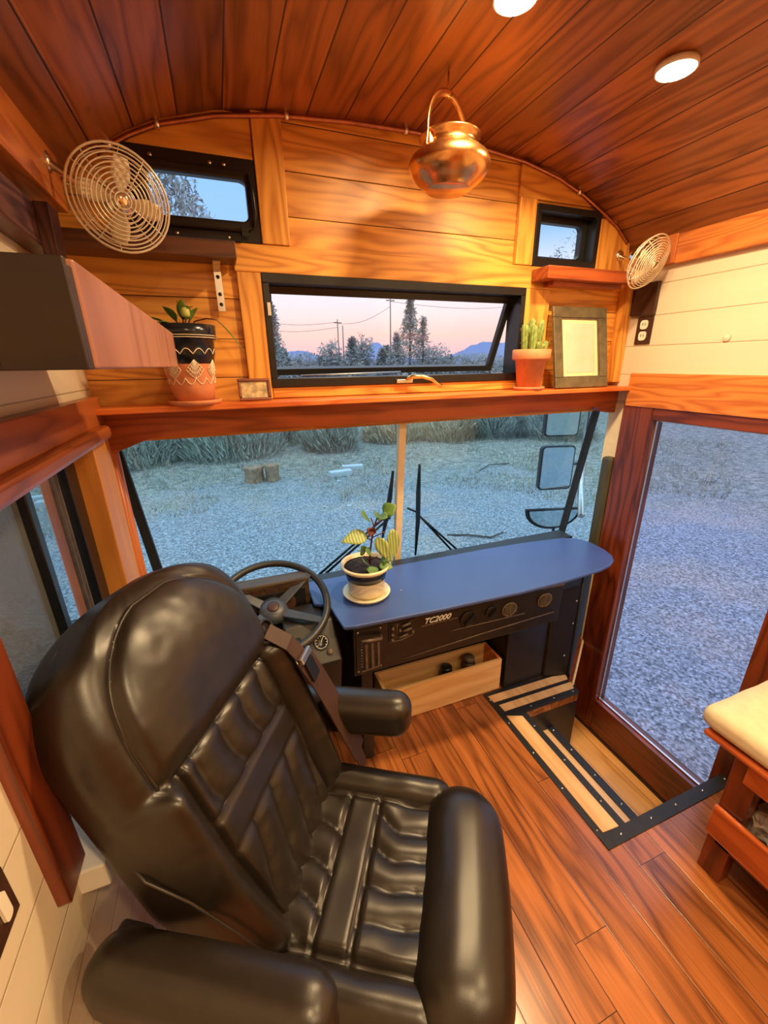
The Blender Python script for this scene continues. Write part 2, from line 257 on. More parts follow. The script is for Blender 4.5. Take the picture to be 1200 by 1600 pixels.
# ------------------------------------------------------------------ mesh helpers
class MB:
    def __init__(s): s.v = []; s.f = []; s.smooth = []
    def add(s, vs, fs, sm=False):
        o = len(s.v); s.v += [Vector(v) for v in vs]; s.f += [tuple(i+o for i in f) for f in fs]; s.smooth += [sm]*len(fs); return s
    def box(s, x0, x1, y0, y1, z0, z1):
        return s.add([(x0,y0,z0),(x1,y0,z0),(x1,y1,z0),(x0,y1,z0),(x0,y0,z1),(x1,y0,z1),(x1,y1,z1),(x0,y1,z1)],
                     [(0,3,2,1),(4,5,6,7),(0,1,5,4),(1,2,6,5),(2,3,7,6),(3,0,4,7)])
    def obox(s, c, ax, ay, az):   # oriented box: centre and half-axis vectors
        c, ax, ay, az = map(Vector, (c, ax, ay, az)); vs = []
        for k in (-1, 1):
            for i, j in ((-1,-1),(1,-1),(1,1),(-1,1)): vs.append(c + ax*i + ay*j + az*k)
        return s.add(vs, [(0,3,2,1),(4,5,6,7),(0,1,5,4),(1,2,6,5),(2,3,7,6),(3,0,4,7)])
    def prism(s, pts, d):         # polygon (3D points) extruded by vector d
        d = Vector(d); n = len(pts); a = [Vector(p) for p in pts]; vs = a + [p+d for p in a]
        return s.add(vs, [tuple(range(n))[::-1], tuple(range(n, 2*n))] + [(i, (i+1) % n, n+(i+1) % n, n+i) for i in range(n)])
    def tube(s, pts, r, seg=8, closed=False, caps=True, ry=None):
        P = [Vector(p) for p in pts]; n = len(P); rs = r if isinstance(r, (list, tuple)) else [r]*n
        rings = []; up = None
        for i in range(n):
            if closed: tg = P[(i+1) % n] - P[i-1]
            else: tg = P[min(i+1, n-1)] - P[max(i-1, 0)]
            tg.normalize()
            if up is None: up = Vector((0,0,1)) if abs(tg.z) < .9 else Vector((1,0,0))
            a = tg.cross(up)
            if a.length < 1e-6: a = tg.orthogonal()
            a.normalize(); bb = a.cross(tg).normalized(); up = bb
            rings.append([P[i] + a*math.cos(2*PI*k/seg)*rs[i] + bb*math.sin(2*PI*k/seg)*(ry if ry else rs[i]) for k in range(seg)])
        vs = [v for rg in rings for v in rg]; fs = []
        for i in range(n if closed else n-1):
            j = (i+1) % n
            for k in range(seg): fs.append((i*seg+k, i*seg+(k+1) % seg, j*seg+(k+1) % seg, j*seg+k))
        if caps and not closed: fs += [tuple(range(seg))[::-1], tuple(range((n-1)*seg, n*seg))]
        return s.add(vs, fs, True)
    def lathe(s, prof, c=(0,0,0), seg=32, axis=None):  # prof [(r,z)...]
        c = Vector(c); q = Vector((0,0,1)).rotation_difference(Vector(axis).normalized()) if axis else None
        vs = []
        for r_, z_ in prof:
            for k in range(seg):
                v = Vector((r_*math.cos(2*PI*k/seg), r_*math.sin(2*PI*k/seg), z_))
                if q: v = q @ v
                vs.append(c+v)
        fs = [(i*seg+k, i*seg+(k+1) % seg, (i+1)*seg+(k+1) % seg, (i+1)*seg+k) for i in range(len(prof)-1) for k in range(seg)]
        if prof[0][0] > 1e-6: fs.append(tuple(range(seg))[::-1])
        if prof[-1][0] > 1e-6: fs.append(tuple(range((len(prof)-1)*seg, len(prof)*seg)))
        return s.add(vs, fs, True)
    def rbox(s, hx, hy, hz, r, n=10, fn=None, c=(0,0,0)):  # rounded box, vertex hook fn(v)->v
        c = Vector(c); vs = []; fs = []; idx = {}
        def pt(u):
            key = tuple(round(a, 5) for a in u)
            if key not in idx:
                p = Vector((u[0]*hx, u[1]*hy, u[2]*hz)); q = Vector([max(-(h-r), min(h-r, a)) for a, h in zip(p, (hx, hy, hz))])
                d = p-q
                if d.length > 1e-9: p = q + d.normalized()*r
                if fn: p = Vector(fn(p))
                idx[key] = len(vs); vs.append(c+p)
            return idx[key]
        def m_(t, h):   # cluster samples near the rounded rim
            return t
        for ax in range(3):
            for sg in (-1, 1):
                for i in range(n):
                    for j in range(n):
                        q = []
                        for (a, b_) in ((i, j), (i+1, j), (i+1, j+1), (i, j+1)):
                            u = [0, 0, 0]; u[ax] = sg
                            u[(ax+1) % 3] = math.sin((2*a/n-1)*PI/2)*.35 + (2*a/n-1)*.65; u[(ax+2) % 3] = math.sin((2*b_/n-1)*PI/2)*.35+(2*b_/n-1)*.65
                            q.append(pt(u))
                        fs.append(tuple(q if sg > 0 else q[::-1]))
        return s.add(vs, fs, True)
    def grid_slab(s, xs, zs, holes, y0, y1, plane='XZ'):  # wall with rectangular holes
        for i in range(len(xs)-1):
            for j in range(len(zs)-1):
                cx, cz = (xs[i]+xs[i+1])/2, (zs[j]+zs[j+1])/2
                if any(a < cx < b_ and c < cz < d for a, b_, c, d in holes): continue
                if plane == 'XZ': s.box(xs[i], xs[i+1], y0, y1, zs[j], zs[j+1])
                elif plane == 'YZ': s.box(y0, y1, xs[i], xs[i+1], zs[j], zs[j+1])
                else: s.box(xs[i], xs[i+1], zs[j], zs[j+1], y0, y1)
        return s
    def build(s, name, mat, parent=None, bevel=0.0, local=False, seg=2):
        me = bpy.data.meshes.new(name)
        off = Vector((0,0,0))
        if parent is not None and not local:
            off = parent.get('_o') and Vector(parent['_o']) or Vector((0,0,0))
        me.from_pydata([tuple(v-off) for v in s.v], [], s.f); me.update()
        for p, sm in zip(me.polygons, s.smooth): p.use_smooth = sm
        me.materials.append(M[mat] if isinstance(mat, str) else mat)
        o = bpy.data.objects.new(name, me); C.objects.link(o)
        if parent is not None:
            o.parent = parent
            if parent.get('_o'): o['_o'] = list(parent['_o'])
        if bevel:
            bv = o.modifiers.new('bevel', 'BEVEL'); bv.width = bevel; bv.segments = seg; bv.limit_method = 'ANGLE'
        return o
ROOTS = []
def thing(name, label, cat, loc=(0,0,0), rotz=0, group=None):
    o = bpy.data.objects.new(name, None); C.objects.link(o); o.location = loc; o.rotation_euler = (0, 0, rotz); o.empty_display_size = .05
    o['label'] = label; o['category'] = cat; o['_o'] = list(loc) if rotz == 0 else [0.0, 0.0, 0.0]
    if group: o['group'] = group
    return o
def tag(o, label, cat, group=None):
    o['label'] = label; o['category'] = cat
    if group: o['group'] = group
    return o
def struct_empty(name, label=None):
    o = bpy.data.objects.new(name, None); C.objects.link(o); o['kind'] = 'structure'; o.empty_display_size = .05
    if label: o['label'] = label
    return o
def struct(o, label=None):
    o['kind'] = 'structure'
    if label: o['label'] = label
    return o
class Screws(list): pass
def screw(mb, p, r=.004, ax=(0, 0, 1)):
    if not hasattr(mb, 'scr'): mb.scr = []
    mb.scr.append((p, r, ax))
def build_screws(mb, parent, mat='steel'):
    for p, r, ax in mb.scr: MB().lathe([(r, 0), (r*.8, r*.35), (0, r*.5)], p, 10, ax).build('screw', mat, parent)

# ================================================================== SETTING
XL, XR, YF, YB = -.39, 1.84, 1.62, -2.6
# --- ceiling: arched cedar planks
pts = [(-.45, 2.09), (-.39, 2.15), (-.31, 2.212), (-.235, 2.275), (-.15, 2.325), (-.068, 2.362), (.09, 2.405), (.27, 2.432), (.50, 2.449), (.735, 2.455), (.97, 2.449), (1.20, 2.428), (1.36, 2.397), (1.50, 2.352), (1.62, 2.300), (1.70, 2.262), (1.776, 2.206), (1.84, 2.15), (1.90, 2.09)]
def ceil_z(x):
    for (a, za), (b_, zb) in zip(pts, pts[1:]):
        if a <= x <= b_: return za + (zb-za)*(x-a)/(b_-a)
    return 2.1
me = bpy.data.meshes.new('ceiling'); vs = []; fs = []; uvs = []
arc = [0.0]
dense = []
for (a, za), (b_, zb) in zip(pts, pts[1:]):
    for k in range(3): dense.append((a+(b_-a)*k/3, za+(zb-za)*k/3))
dense.append(pts[-1])
for i in range(1, len(dense)): arc.append(arc[-1]+math.hypot(dense[i][0]-dense[i-1][0], dense[i][1]-dense[i-1][1]))
n = len(dense)
vs = [(x, YF+.1, z) for x, z in dense] + [(x, YB, z) for x, z in dense] + [(x, YF+.1, z+.04) for x, z in dense] + [(x, YB, z+.04) for x, z in dense]
for i in range(n-1):
    fs.append((i, i+1, n+i+1, n+i)); fs.append((2*n+i, 3*n+i, 3*n+i+1, 2*n+i+1))
fs.append((0, n, 3*n, 2*n)); fs.append((n-1, 3*n-1, 4*n-1, 2*n-1))
me.from_pydata(vs, [], fs); uvl = me.uv_layers.new(name='UVMap')
for p in me.polygons:
    p.use_smooth = False
    for li in p.loop_indices:
        vi = me.loops[li].vertex_index; uvl.data[li].uv = (arc[vi % n], me.vertices[vi].co.y)
me.materials.append(M['ceiling']); o = bpy.data.objects.new('ceiling', me); C.objects.link(o); struct(o, 'arched ceiling of reddish cedar planks')
# --- front wall with three windows, ends at the shelf
w = MB()
xs = [XL-.06, -.185, .185, .19, 1.245, 1.285, 1.60, XR+.06]; zs = [1.46, 1.63, 1.985, 2.085, 2.282, 2.50]
w.grid_slab(xs, zs, [(.19, 1.245, 1.63, 1.985), (-.185, .185, 2.085, 2.282), (1.285, 1.60, 2.085, 2.282)], YF, YF+.05)
struct(w.build('wall_front', 'wall'), 'front wall of golden pine planks')
# --- floor (with the stairwell left open)
w = MB(); w.grid_slab([XL-.06, 1.24, 1.60, XR+.06], [YB, .66, 1.29, 1.80], [(1.24, 1.95, .66, 1.29), (1.60, 1.95, 1.29, 1.8)], -.05, 0, 'XY')
struct(w.build('floor', 'floor'), 'reddish hardwood plank floor')
# --- left wall
w = MB(); w.grid_slab([YB, .72, 1.39, YF+.05], [-.05, .74, 1.50, 2.16], [(.72, 1.39, .74, 1.50)], XL-.06, XL, 'YZ')
struct(w.build('wall_left', 'white'), 'left wall of white shiplap')
# --- right wall
w = MB(); w.grid_slab([YB, .655, 1.50, YF+.05], [-.45, 1.50, 2.16], [(.655, 1.50, -.45, 1.50), (1.5, 1.9, -.45, 1.5)], XR, XR+.06, 'YZ')
struct(w.build('wall_right', 'white'), 'right wall of cream white shiplap')
w = MB().box(XL-.06, XR+.06, YB-.05, YB, -.05, 2.5)
struct(w.build('wall_back', 'pineX'))

tn = [0]
def trim(mb, mat, label, bevel=.003):
    tn[0] += 1; o = mb.build('trim_%d' % tn[0], mat, bevel=bevel); return struct(o, label)
# front wall trims
trim(MB().box(.095, 1.385, YF-.018, YF, 1.99, 2.072), 'pineX', 'horizontal pine board above the wide window')
trim(MB().box(.10, .178, YF-.018, YF, 1.585, 1.99), 'pineZ', 'pine upright left of the wide window')
trim(MB().box(1.258, 1.385, YF-.018, YF, 1.585, 1.99), 'pineZ', 'pine upright right of the wide window')
trim(MB().box(.192, .283, YF-.02, YF, 2.074, 2.42), 'pineZ', 'pine upright right of the left vent window')
trim(MB().box(1.19, 1.272, YF-.02, YF, 2.074, 2.305), 'pineZ', 'pine upright left of the small right window')
trim(MB().box(-.26, .190, YF-.012, YF, 2.295, 2.41), 'pineX', 'curved pine panel above the left vent window')
trim(MB().box(1.19, 1.66, YF-.012, YF, 2.306, 2.41), 'pineX', 'curved pine panel above the small right window')
trim(MB().box(1.615, 1.80, YF-.016, YF, 2.07, 2.27), 'pineZ', 'vertical knotty boards right of the small right window')
trim(MB().box(.18, 1.256, YF-.012, YF+.002, 1.585, 1.622), 'pineX', 'narrow pine board below the wide window')
trim(MB().box(XR-.045, XR-.001, YF-.05, YF-.001, 1.60, 2.07), 'pineZ', 'pine corner post beside the white siding')
# header beam under the shelf with rounded ends (windshield header)
hp = [(XL, 1.565), (XR, 1.565), (XR, 1.455)]
for k in range(7):
    a = PI/2*k/6; hp.append((XR-.03-.09*math.sin(a), 1.455+.03*(1-math.cos(a))))
hp += [(XL+.15, 1.475)]
for k in range(7):
    a = PI/2*(1-k/6); hp.append((XL+.04+.11*math.sin(a), 1.435+.04*math.cos(a)*0+.04*math.sin(a)))
hp += [(XL, 1.435)]
trim(MB().prism([(x, 1.565, z) for x, z in hp], (0, .05, 0)), 'redX', 'red cedar header above the windshield', .004)
# right side trims
trim(MB().box(XR-.035, XR, YB+.01, 1.49, 1.495, 1.642), 'cedY', 'wide cedar beam above the entry door')
trim(MB().box(XR-.03, XR, YB+.01, 1.385, 2.072, 2.24), 'cedY', 'cedar fascia board above the white siding')
trim(MB().box(XR-.034, XR, 1.385, 1.47, 2.075, 2.25), 'cedZ', 'short cedar upright at the end of the right fascia')
trim(MB().box(XR-.05, XR, YB+.01, 1.60, 2.235, 2.262), 'cedY', 'narrow cedar strip along the right ceiling edge')
# left side trims
trim(MB().box(XL-.06, XL+.035, YB+.01, 1.55, 1.535, 1.615), 'redY', 'upper red cedar beam over the driver window')
trim(MB().box(XL-.06, XL+.06, YB+.01, 1.50, 1.495, 1.535), 'redY', 'lower rounded red cedar ledge over the driver window', .012)
trim(MB().box(XL, XL+.075, YB+.01, 1.52, 2.088, 2.262), 'cedY', 'cedar fascia box along the left ceiling edge')
trim(MB().box(XL-.06, XL+.03, 1.385, 1.56, .45, 1.50), wood('orange_post', (.50, .17, .03), (.70, .28, .05), 'Z', 'Y', rough=.4, knots=0, rings=2, fine=.5), 'orange pine jamb in front of the driver window')
mb = MB(); mb.box(XL-.06, XL+.030, 1.56, 1.60, .45, 1.50); mb.tube([(XL+.028, 1.575, .45), (XL+.028, 1.575, 1.49)], .011, 10); mb.tube([(XL+.032, 1.60, .45), (XL+.032, 1.60, 1.49)], .012, 10)
trim(mb, wood('post_moulding', (.36, .07, .016), (.60, .17, .035), 'Z', 'Y', rough=.32, knots=0, rings=3), 'moulded cedar corner post beside the windshield', 0)
trim(MB().box(XL-.06, XL+.022, .630, .715, .80, 1.50), M['mahog'], 'dark red post at the rear of the driver window', .003)
trim(MB().box(XL-.06, XL+.05, .70, 1.385, .71, .772), 'whitepaint', 'white sill under the driver window', .004)
# ledge and cheek of the stairwell
def seg_band(x0, y0, x1, y1, wd): pass

# --- entry steps
st = struct_empty('stairwell', 'entry stairwell going down to the glazed door')
mb = MB(); mb.box(1.24, 1.47, .66, 1.46, -.24, -.205); mb.box(1.225, 1.245, .66, 1.30, -.44, -.05)
mb.build('step_body', 'dashblack', st)
MB().box(1.245, 1.435, .70, 1.40, -.205, -.2).build('tread', 'paleY', st)
mb = MB(); mb.box(1.432, 1.475, .66, 1.40, -.208, -.196); mb.build('nosing', 'rubber', st, .003)
MB().box(1.455, 1.475, .66, 1.46, -.44, -.208).build('riser', 'dashblack', st)
MB().box(1.475, XR-.002, .66, 1.50, -.44, -.40).build('bottom_tread', 'palestep', st)
MB().box(1.24, XR, .64, .66, -.45, -.05).build('near_side_panel', 'mahogX', st)
MB().box(1.24, 1.62, 1.30, 1.32, -.45, -.002).build('far_side_panel', 'dashblack', st)
# L shaped floor trim: black rubber with cream inlays
mb = MB(); mb.box(1.112, 1.25, .655, 1.47, .0, .004); mb.box(1.112, XR-.002, .652, .70, .0, .005)
mb.prism([(1.25, 1.285, 0), (1.60, 1.285, 0), (1.66, 1.42, 0), (1.66, 1.455, 0), (1.25, 1.468, 0)], (0, 0, .004)); mb.build('floor_trim', 'rubber', st)
mb = MB(); mb.prism([(1.14, .705, .004), (1.215, .70, .004), (1.215, 1.27, .004), (1.14, 1.30, .004)], (0, 0, .003))
mb.prism([(1.150, 1.328, .004), (1.60, 1.322, .004), (1.62, 1.365, .004), (1.147, 1.372, .004)], (0, 0, .003))
mb.prism([(1.132, 1.398, .004), (1.62, 1.388, .004), (1.635, 1.420, .004), (1.55, 1.436, .004), (1.128, 1.444, .004)], (0, 0, .003)); mb.build('cream_inlay', 'paleY', st)
mb = MB()
for y in (.72, .90, 1.08, 1.26, 1.42): screw(mb, (1.126, y, .004), .005)
for y in (.80, 1.0, 1.2): screw(mb, (1.232, y, .004), .005)
for x in (1.2, 1.36, 1.5, 1.66, 1.8): screw(mb, (x, .677, .005), .006)
for x in (1.3, 1.45, 1.58): screw(mb, (x, 1.308, .004), .005)
for x in (1.3, 1.5): screw(mb, (x, 1.42, .004), .005)
for y in (.85, 1.0, 1.15, 1.28): screw(mb, (1.453, y, -.196), .006)
build_screws(mb, st, 'steel')
# dark wooden cheek board leaning by the door post
mb = MB(); mb.prism([(1.595, 1.335, -.42), (1.835, 1.515, -.42), (1.835, 1.515, .16), (1.80, 1.49, .13), (1.62, 1.355, .0)], (-.012, .016, 0)); mb.build('cheek_board', 'mahogX', st)
mb = MB(); mb.tube([(1.60, 1.335, -.01), (1.80, 1.485, .125), (1.835, 1.51, .17)], .007, 6); mb.build('cheek_edge', 'cream', st)

# --- entry door (right wall)
d1 = struct_empty('door_1', 'glazed mahogany entry door')
mb = MB(); mb.box(XR-.03, XR+.05, 1.345, 1.50, -.40, 1.50); mb.build('front_stile', 'mahog', d1, .003)
mb = MB(); mb.box(XR-.03, XR+.05, .64, .735, -.40, 1.50); mb.build('rear_stile', 'mahog', d1, .003)
MB().box(XR-.028, XR+.05, .735, 1.345, -.40, -.175).build('bottom_rail', 'mahogY', d1, .003)
MB().box(XR-.028, XR+.05, .735, 1.345, 1.442, 1.50).build('top_rail', 'mahogY', d1, .003)
mb = MB()
mb.box(XR+.0, XR+.01, .735, .741, -.175, 1.442); mb.box(XR+.0, XR+.01, 1.339, 1.345, -.175, 1.442); mb.box(XR, XR+.01, .735, 1.345, -.175, -.167); mb.box(XR, XR+.01, .735, 1.345, 1.436, 1.442)
mb.build('glazing_bead', 'steel', d1)
MB().box(XR+.012, XR+.016, .735, 1.345, -.175, 1.442).build('door_glass', 'doorglass', d1)
MB().box(XR-.034, XR-.03, .70, 1.49, -.40, -.385).build('weather_strip', 'rubber', d1)

# --- wide awning window in the front wall
w1 = struct_empty('window_1', 'wide awning window over the shelf, tilted open')
def frame_xz(mb, x0, x1, z0, z1, t, y0, y1, tb=None, tt=None):
    tb = tb or t; tt = tt or t
    mb.box(x0, x1, y0, y1, z0, z0+tb); mb.box(x0, x1, y0, y1, z1-tt, z1); mb.box(x0, x0+t, y0, y1, z0+tb, z1-tt); mb.box(x1-t, x1, y0, y1, z0+tb, z1-tt); return mb
frame_xz(MB(), .178, 1.256, 1.624, 1.991, .022, YF-.022, YF+.07, .03, .03).build('window_frame', 'blackmetal', w1, .002)
# sash hinged at the top, bottom pushed out
sy0, sy1 = YF+.045, YF+.175; sz0, sz1 = 1.665, 1.965
dz = Vector((0, sy0-sy1, sz1-sz0)); L_ = dz.length; uz = dz.normalized(); ny = Vector((1, 0, 0)).cross(uz) * -1
def sp_(x, t_, d=0): return Vector((x, sy1, sz0)) + uz*t_ + ny*d
mb = MB(); sx0, sx1, fr = .198, 1.236, .026
def sbox(mb, x0, x1, t0, t1, d0=-.012, d1=.012):
    c = (sp_(x0, t0)+sp_(x1, t1))/2; mb.obox(c, ((x1-x0)/2, 0, 0), ny*((d1-d0)/2), uz*((t1-t0)/2))
sbox(mb, sx0, sx1, 0, fr); sbox(mb, sx0, sx1, L_-fr, L_); sbox(mb, sx0, sx0+fr*.6, fr, L_-fr); sbox(mb, sx1-fr, sx1, fr, L_-fr); mb.build('sash', 'blackmetal', w1, .002)
mb = MB(); sbox(mb, sx0+fr*.6, sx1-fr, fr, L_-fr, -.002, .002); mb.build('sash_glass', 'clear', w1)
mb = MB(); mb.box(.62, .80, YF-.012, YF+.0, 1.640, 1.648); mb.box(.66, .73, YF-.035, YF-.01, 1.626, 1.640); mb.build('operator_base', 'steel', w1, .002)
mb = MB(); mb.tube([(.70, YF-.03, 1.640), (.72, YF-.05, 1.65), (.76, YF-.06, 1.65), (.80, YF-.065, 1.638), (.825, YF-.068, 1.618), (.84, YF-.07, 1.612)], [.006, .009, .008, .007, .006, .008], 8); mb.build('crank_handle', 'brass', w1)
mb = MB(); mb.tube([(.30, YF+.06, 1.66), (.75, YF+.14, 1.665)], .004, 6); mb.box(.187, .198, YF-.03, YF-.02, 1.86, 1.90); mb.build('stay_arm', 'steel', w1)

def rrect(x0, x1, z0, z1, r, seg=6):
    out = []
    for cx, cz, a0 in ((x1-r, z1-r, 0), (x0+r, z1-r, 90), (x0+r, z0+r, 180), (x1-r, z0+r, 270)):
        for k in range(seg+1):
            a = R(a0+90*k/seg); out.append((cx+r*math.cos(a), cz+r*math.sin(a)))
    return out
def rframe(mb, o, i, y0, y1):   # ring between two same-count outlines
    n = len(o); vs = [(x, y0, z) for x, z in o]+[(x, y0, z) for x, z in i]+[(x, y1, z) for x, z in o]+[(x, y1, z) for x, z in i]; fs = []
    for k in range(n):
        j = (k+1) % n
        fs += [(k, j, n+j, n+k), (2*n+k, 3*n+k, 3*n+j, 2*n+j), (k, 2*n+k, 2*n+j, j), (n+k, n+j, 3*n+j, 3*n+k)]
    return mb.add(vs, fs)
# --- left vent window
w2 = struct_empty('window_2', 'small black framed vent window in the upper left')
mb = MB(); rframe(mb, rrect(-.185, .192, 2.073, 2.298, .004), rrect(-.135, .168, 2.115, 2.25, .03), YF-.014, YF+.04); mb.build('window_frame', 'blackmetal', w2, .003)
mb = MB(); rframe(mb, rrect(-.145, .178, 2.10, 2.262, .04), rrect(-.115, .155, 2.128, 2.236, .018), YF-.034, YF-.010); mb.build('inner_bezel', 'blackmetal', w2, .006)
mb = MB(); mb.add([(x, YF+.02, z) for x, z in rrect(-.13, .165, 2.118, 2.246, .02)], [tuple(range(28))]); mb.build('glass_pane', 'clear', w2)
mb = MB()
for x in (-.10, .06, .10): screw(mb, (x, YF-.015, 2.275), .006, (0, -1, 0))
for x in (-.06, .09): screw(mb, (x, YF-.015, 2.085), .006, (0, -1, 0))
build_screws(mb, w2, 'steel')
mb = MB(); mb.tube([(.168, YF-.04, 2.11), (.176, YF-.045, 2.15), (.174, YF-.045, 2.20), (.165, YF-.04, 2.25)], .005, 8); mb.box(.13, .15, YF-.045, YF-.034, 2.085, 2.112); mb.build('latch', 'blackmetal', w2)
# --- small right window
w3 = struct_empty('window_3', 'small black framed window in the upper right')
mb = MB(); rframe(mb, rrect(1.276, 1.612, 2.073, 2.292, .003), rrect(1.298, 1.588, 2.105, 2.268, .006), YF-.02, YF+.07); mb.build('window_frame', 'blackmetal', w3, .002)
mb = MB(); rframe(mb, rrect(1.298, 1.588, 2.105, 2.268, .006), rrect(1.312, 1.56, 2.122, 2.245, .02), YF+.03, YF+.06); mb.build('inner_bezel', 'blackmetal', w3, .002)
MB().box(1.30, 1.585, YF+.045, YF+.048, 2.11, 2.262).build('glass_pane', 'clear', w3)

# --- windshield
w4 = struct_empty('window_4', 'two pane bus windshield')
WT, WB = (1.665, 1.50), (1.775, .68)   # (y,z) top and bottom of the glass plane
def wy(z): return WT[0] + (WT[1]-z)/(WT[1]-WB[1])*(WB[0]-WT[0])
def wquad(mb, x0t, x1t, x0b, x1b, zt=1.50, zb=.68, d=.004, off=0):
    return mb.prism([(x0t, wy(zt)+off, zt), (x1t, wy(zt)+off, zt), (x1b, wy(zb)+off, zb), (x0b, wy(zb)+off, zb)], (0, d, 0))
wquad(MB(), -.357, .70, -.325, .72).build('left_pane', 'ws', w4)
wquad(MB(), .725, 1.825, .745, 1.79).build('right_pane', 'ws', w4)
mb = MB(); mb.prism([(-.365, 1.665, 1.5), (-.335, 1.775, .68), (-.55, 1.55, .68), (-.55, 1.45, 1.5)], (.004, .002, 0)); mb.build('left_quarter_pane', 'ws', w4)
mb = MB(); mb.prism([(1.83, 1.665, 1.5), (1.80, 1.775, .68), (2.02, 1.60, .68), (2.02, 1.50, 1.5)], (.004, -.002, 0)); mb.build('right_quarter_pane', 'ws', w4)
wquad(MB(), .698, .732, .715, .748, d=.03, off=-.02).build('center_mullion', 'cream', w4, .002)
wquad(MB(), -.385, -.355, -.340, -.303, d=.02, off=-.012).build('left_gasket', 'rubber', w4, .003)
wquad(MB(), 1.805, 1.845, 1.785, 1.825, d=.02, off=-.012).build('right_gasket', 'rubber', w4, .003)
mb = MB(); mb.box(-.36, 1.85, 1.70, 1.86, .60, .70); mb.build('bottom_sill', 'dashblack', w4, .005)
struct(MB().box(-.45, 1.80, 1.80, 1.86, -.6, .66).build('wall_firewall', 'dashblack'), 'black lower front body of the bus')
struct(MB().box(-.62, XL-.06, -2.6, 1.8, -.6, .44).build('wall_outer_left', 'bodypaint'))

# --- driver side window (left wall)
w5 = struct_empty('window_5', 'sliding driver side window with black frame')
def yzbar(mb, y0, y1, z0, z1, x0=-.447, x1=-.415): mb.box(x0, x1, y0, y1, z0, z1)
mb = MB(); yzbar(mb, .72, 1.39, 1.475, 1.50); yzbar(mb, .72, 1.39, .735, .765); yzbar(mb, 1.31, 1.39, .765, 1.475); yzbar(mb, .72, .76, .765, 1.475)
mb.build('window_frame', 'blackmetal', w5, .003)
mb = MB(); yzbar(mb, 1.035, 1.065, .765, 1.475, -.44, -.41); yzbar(mb, 1.072, 1.10, .765, 1.475, -.447, -.425); mb.build('meeting_stile', 'blackmetal', w5, .003)
mb = MB(); yzbar(mb, 1.255, 1.262, .765, 1.475, -.44, -.43); yzbar(mb, 1.28, 1.288, .765, 1.475, -.44, -.43); mb.build('track_rib', 'dashedge', w5)
mb = MB(); yzbar(mb, 1.10, 1.31, .765, 1.475, -.438, -.435); mb.build('front_pane', 'dirty', w5)
mb = MB(); yzbar(mb, .76, 1.035, .765, 1.475, -.43, -.428); mb.build('insect_screen', 'screen', w5)

# ================================================================== THINGS
# --- long shelf over the windshield
o = MB().box(XL+.002, XR-.002, 1.475, YF-.001, 1.565, 1.583).build('long_shelf', 'shelf', bevel=.003); tag(o, 'long reddish wooden shelf running across above the windshield', 'shelf')
# --- two small shelves
t = thing('wall_shelf', 'dark stained small shelf under the left vent window', 'shelf', (-.1, 1.56, 2.0))
MB().box(XL+.03, .10, 1.50, YF-.021, 2.005, 2.052).build('shelf_board', 'darkwoodX', t, .002)
mb = MB(); mb.box(.03, .052, YF-.022, YF-.0185, 1.87, 2.003); mb.box(.03, .052, 1.53, YF-.02, 2.0, 2.004); br = mb.build('bracket', 'steel', t)
mb = MB()
for z in (1.89, 1.92, 1.97): screw(mb, (.041, YF-.022, z), .006, (0, -1, 0))
build_screws(mb, br, 'blackmetal')
t = thing('wall_shelf', 'small red brown shelf under the small right window', 'shelf', (1.5, 1.56, 2.0))
mb = MB(); mb.box(1.275, 1.72, 1.50, YF-.021, 2.012, 2.058); mb.build('shelf_board', M['redX'], t, .003)
MB().box(1.34, 1.72, 1.54, YF-.021, 1.996, 2.012).build('shelf_cleat', M['redX'], t, .002)

# --- copper pipe along the arch
t = thing('copper_pipe', 'thin copper pipe following the arch where ceiling meets front wall', 'pipe', (.735, 1.58, 2.4))
pp = [(x, YF-.02, z-.016) for x, z in dense if -.26 < x < 1.79]
MB().tube(pp, .0075, 8).build('pipe', 'copperpipe', t)
for cx in (-.20, -.068, .30, .70, .955, 1.47):
    mb = MB(); cz = ceil_z(cx)-.016; mb.tube([(cx-.006, YF-.02, cz), (cx+.006, YF-.02, cz)], .013, 8); mb.box(cx-.004, cx+.004, YF-.024, YF-.014, cz, ceil_z(cx)+.002); mb.build('pipe_clip', 'nickel', t)

# --- recessed ceiling lights
labs = ['round recessed ceiling light nearer the right wall', 'round recessed ceiling light cut by the top edge of the view, above the kettle']
for i, (x, y) in enumerate(LAMPS):
    z = min(ceil_z(x-.055), ceil_z(x+.055)) - .002
    if i < 2:
        t = thing('ceiling_light', labs[i], 'light', (x, y, z), group='recessed ceiling lights')
        MB().lathe([(.050, .012), (.050, 0), (.047, -.002), (.044, .004)], (x, y, z), 32).build('trim_ring', 'trimring', t)
        MB().lathe([(.0, .0015), (.045, .0015), (.045, .010)], (x, y, z-.003), 32).build('diffuser', 'lamp', t)
    downlight_lamp(x, y, z-.012, LAMP_POWER)

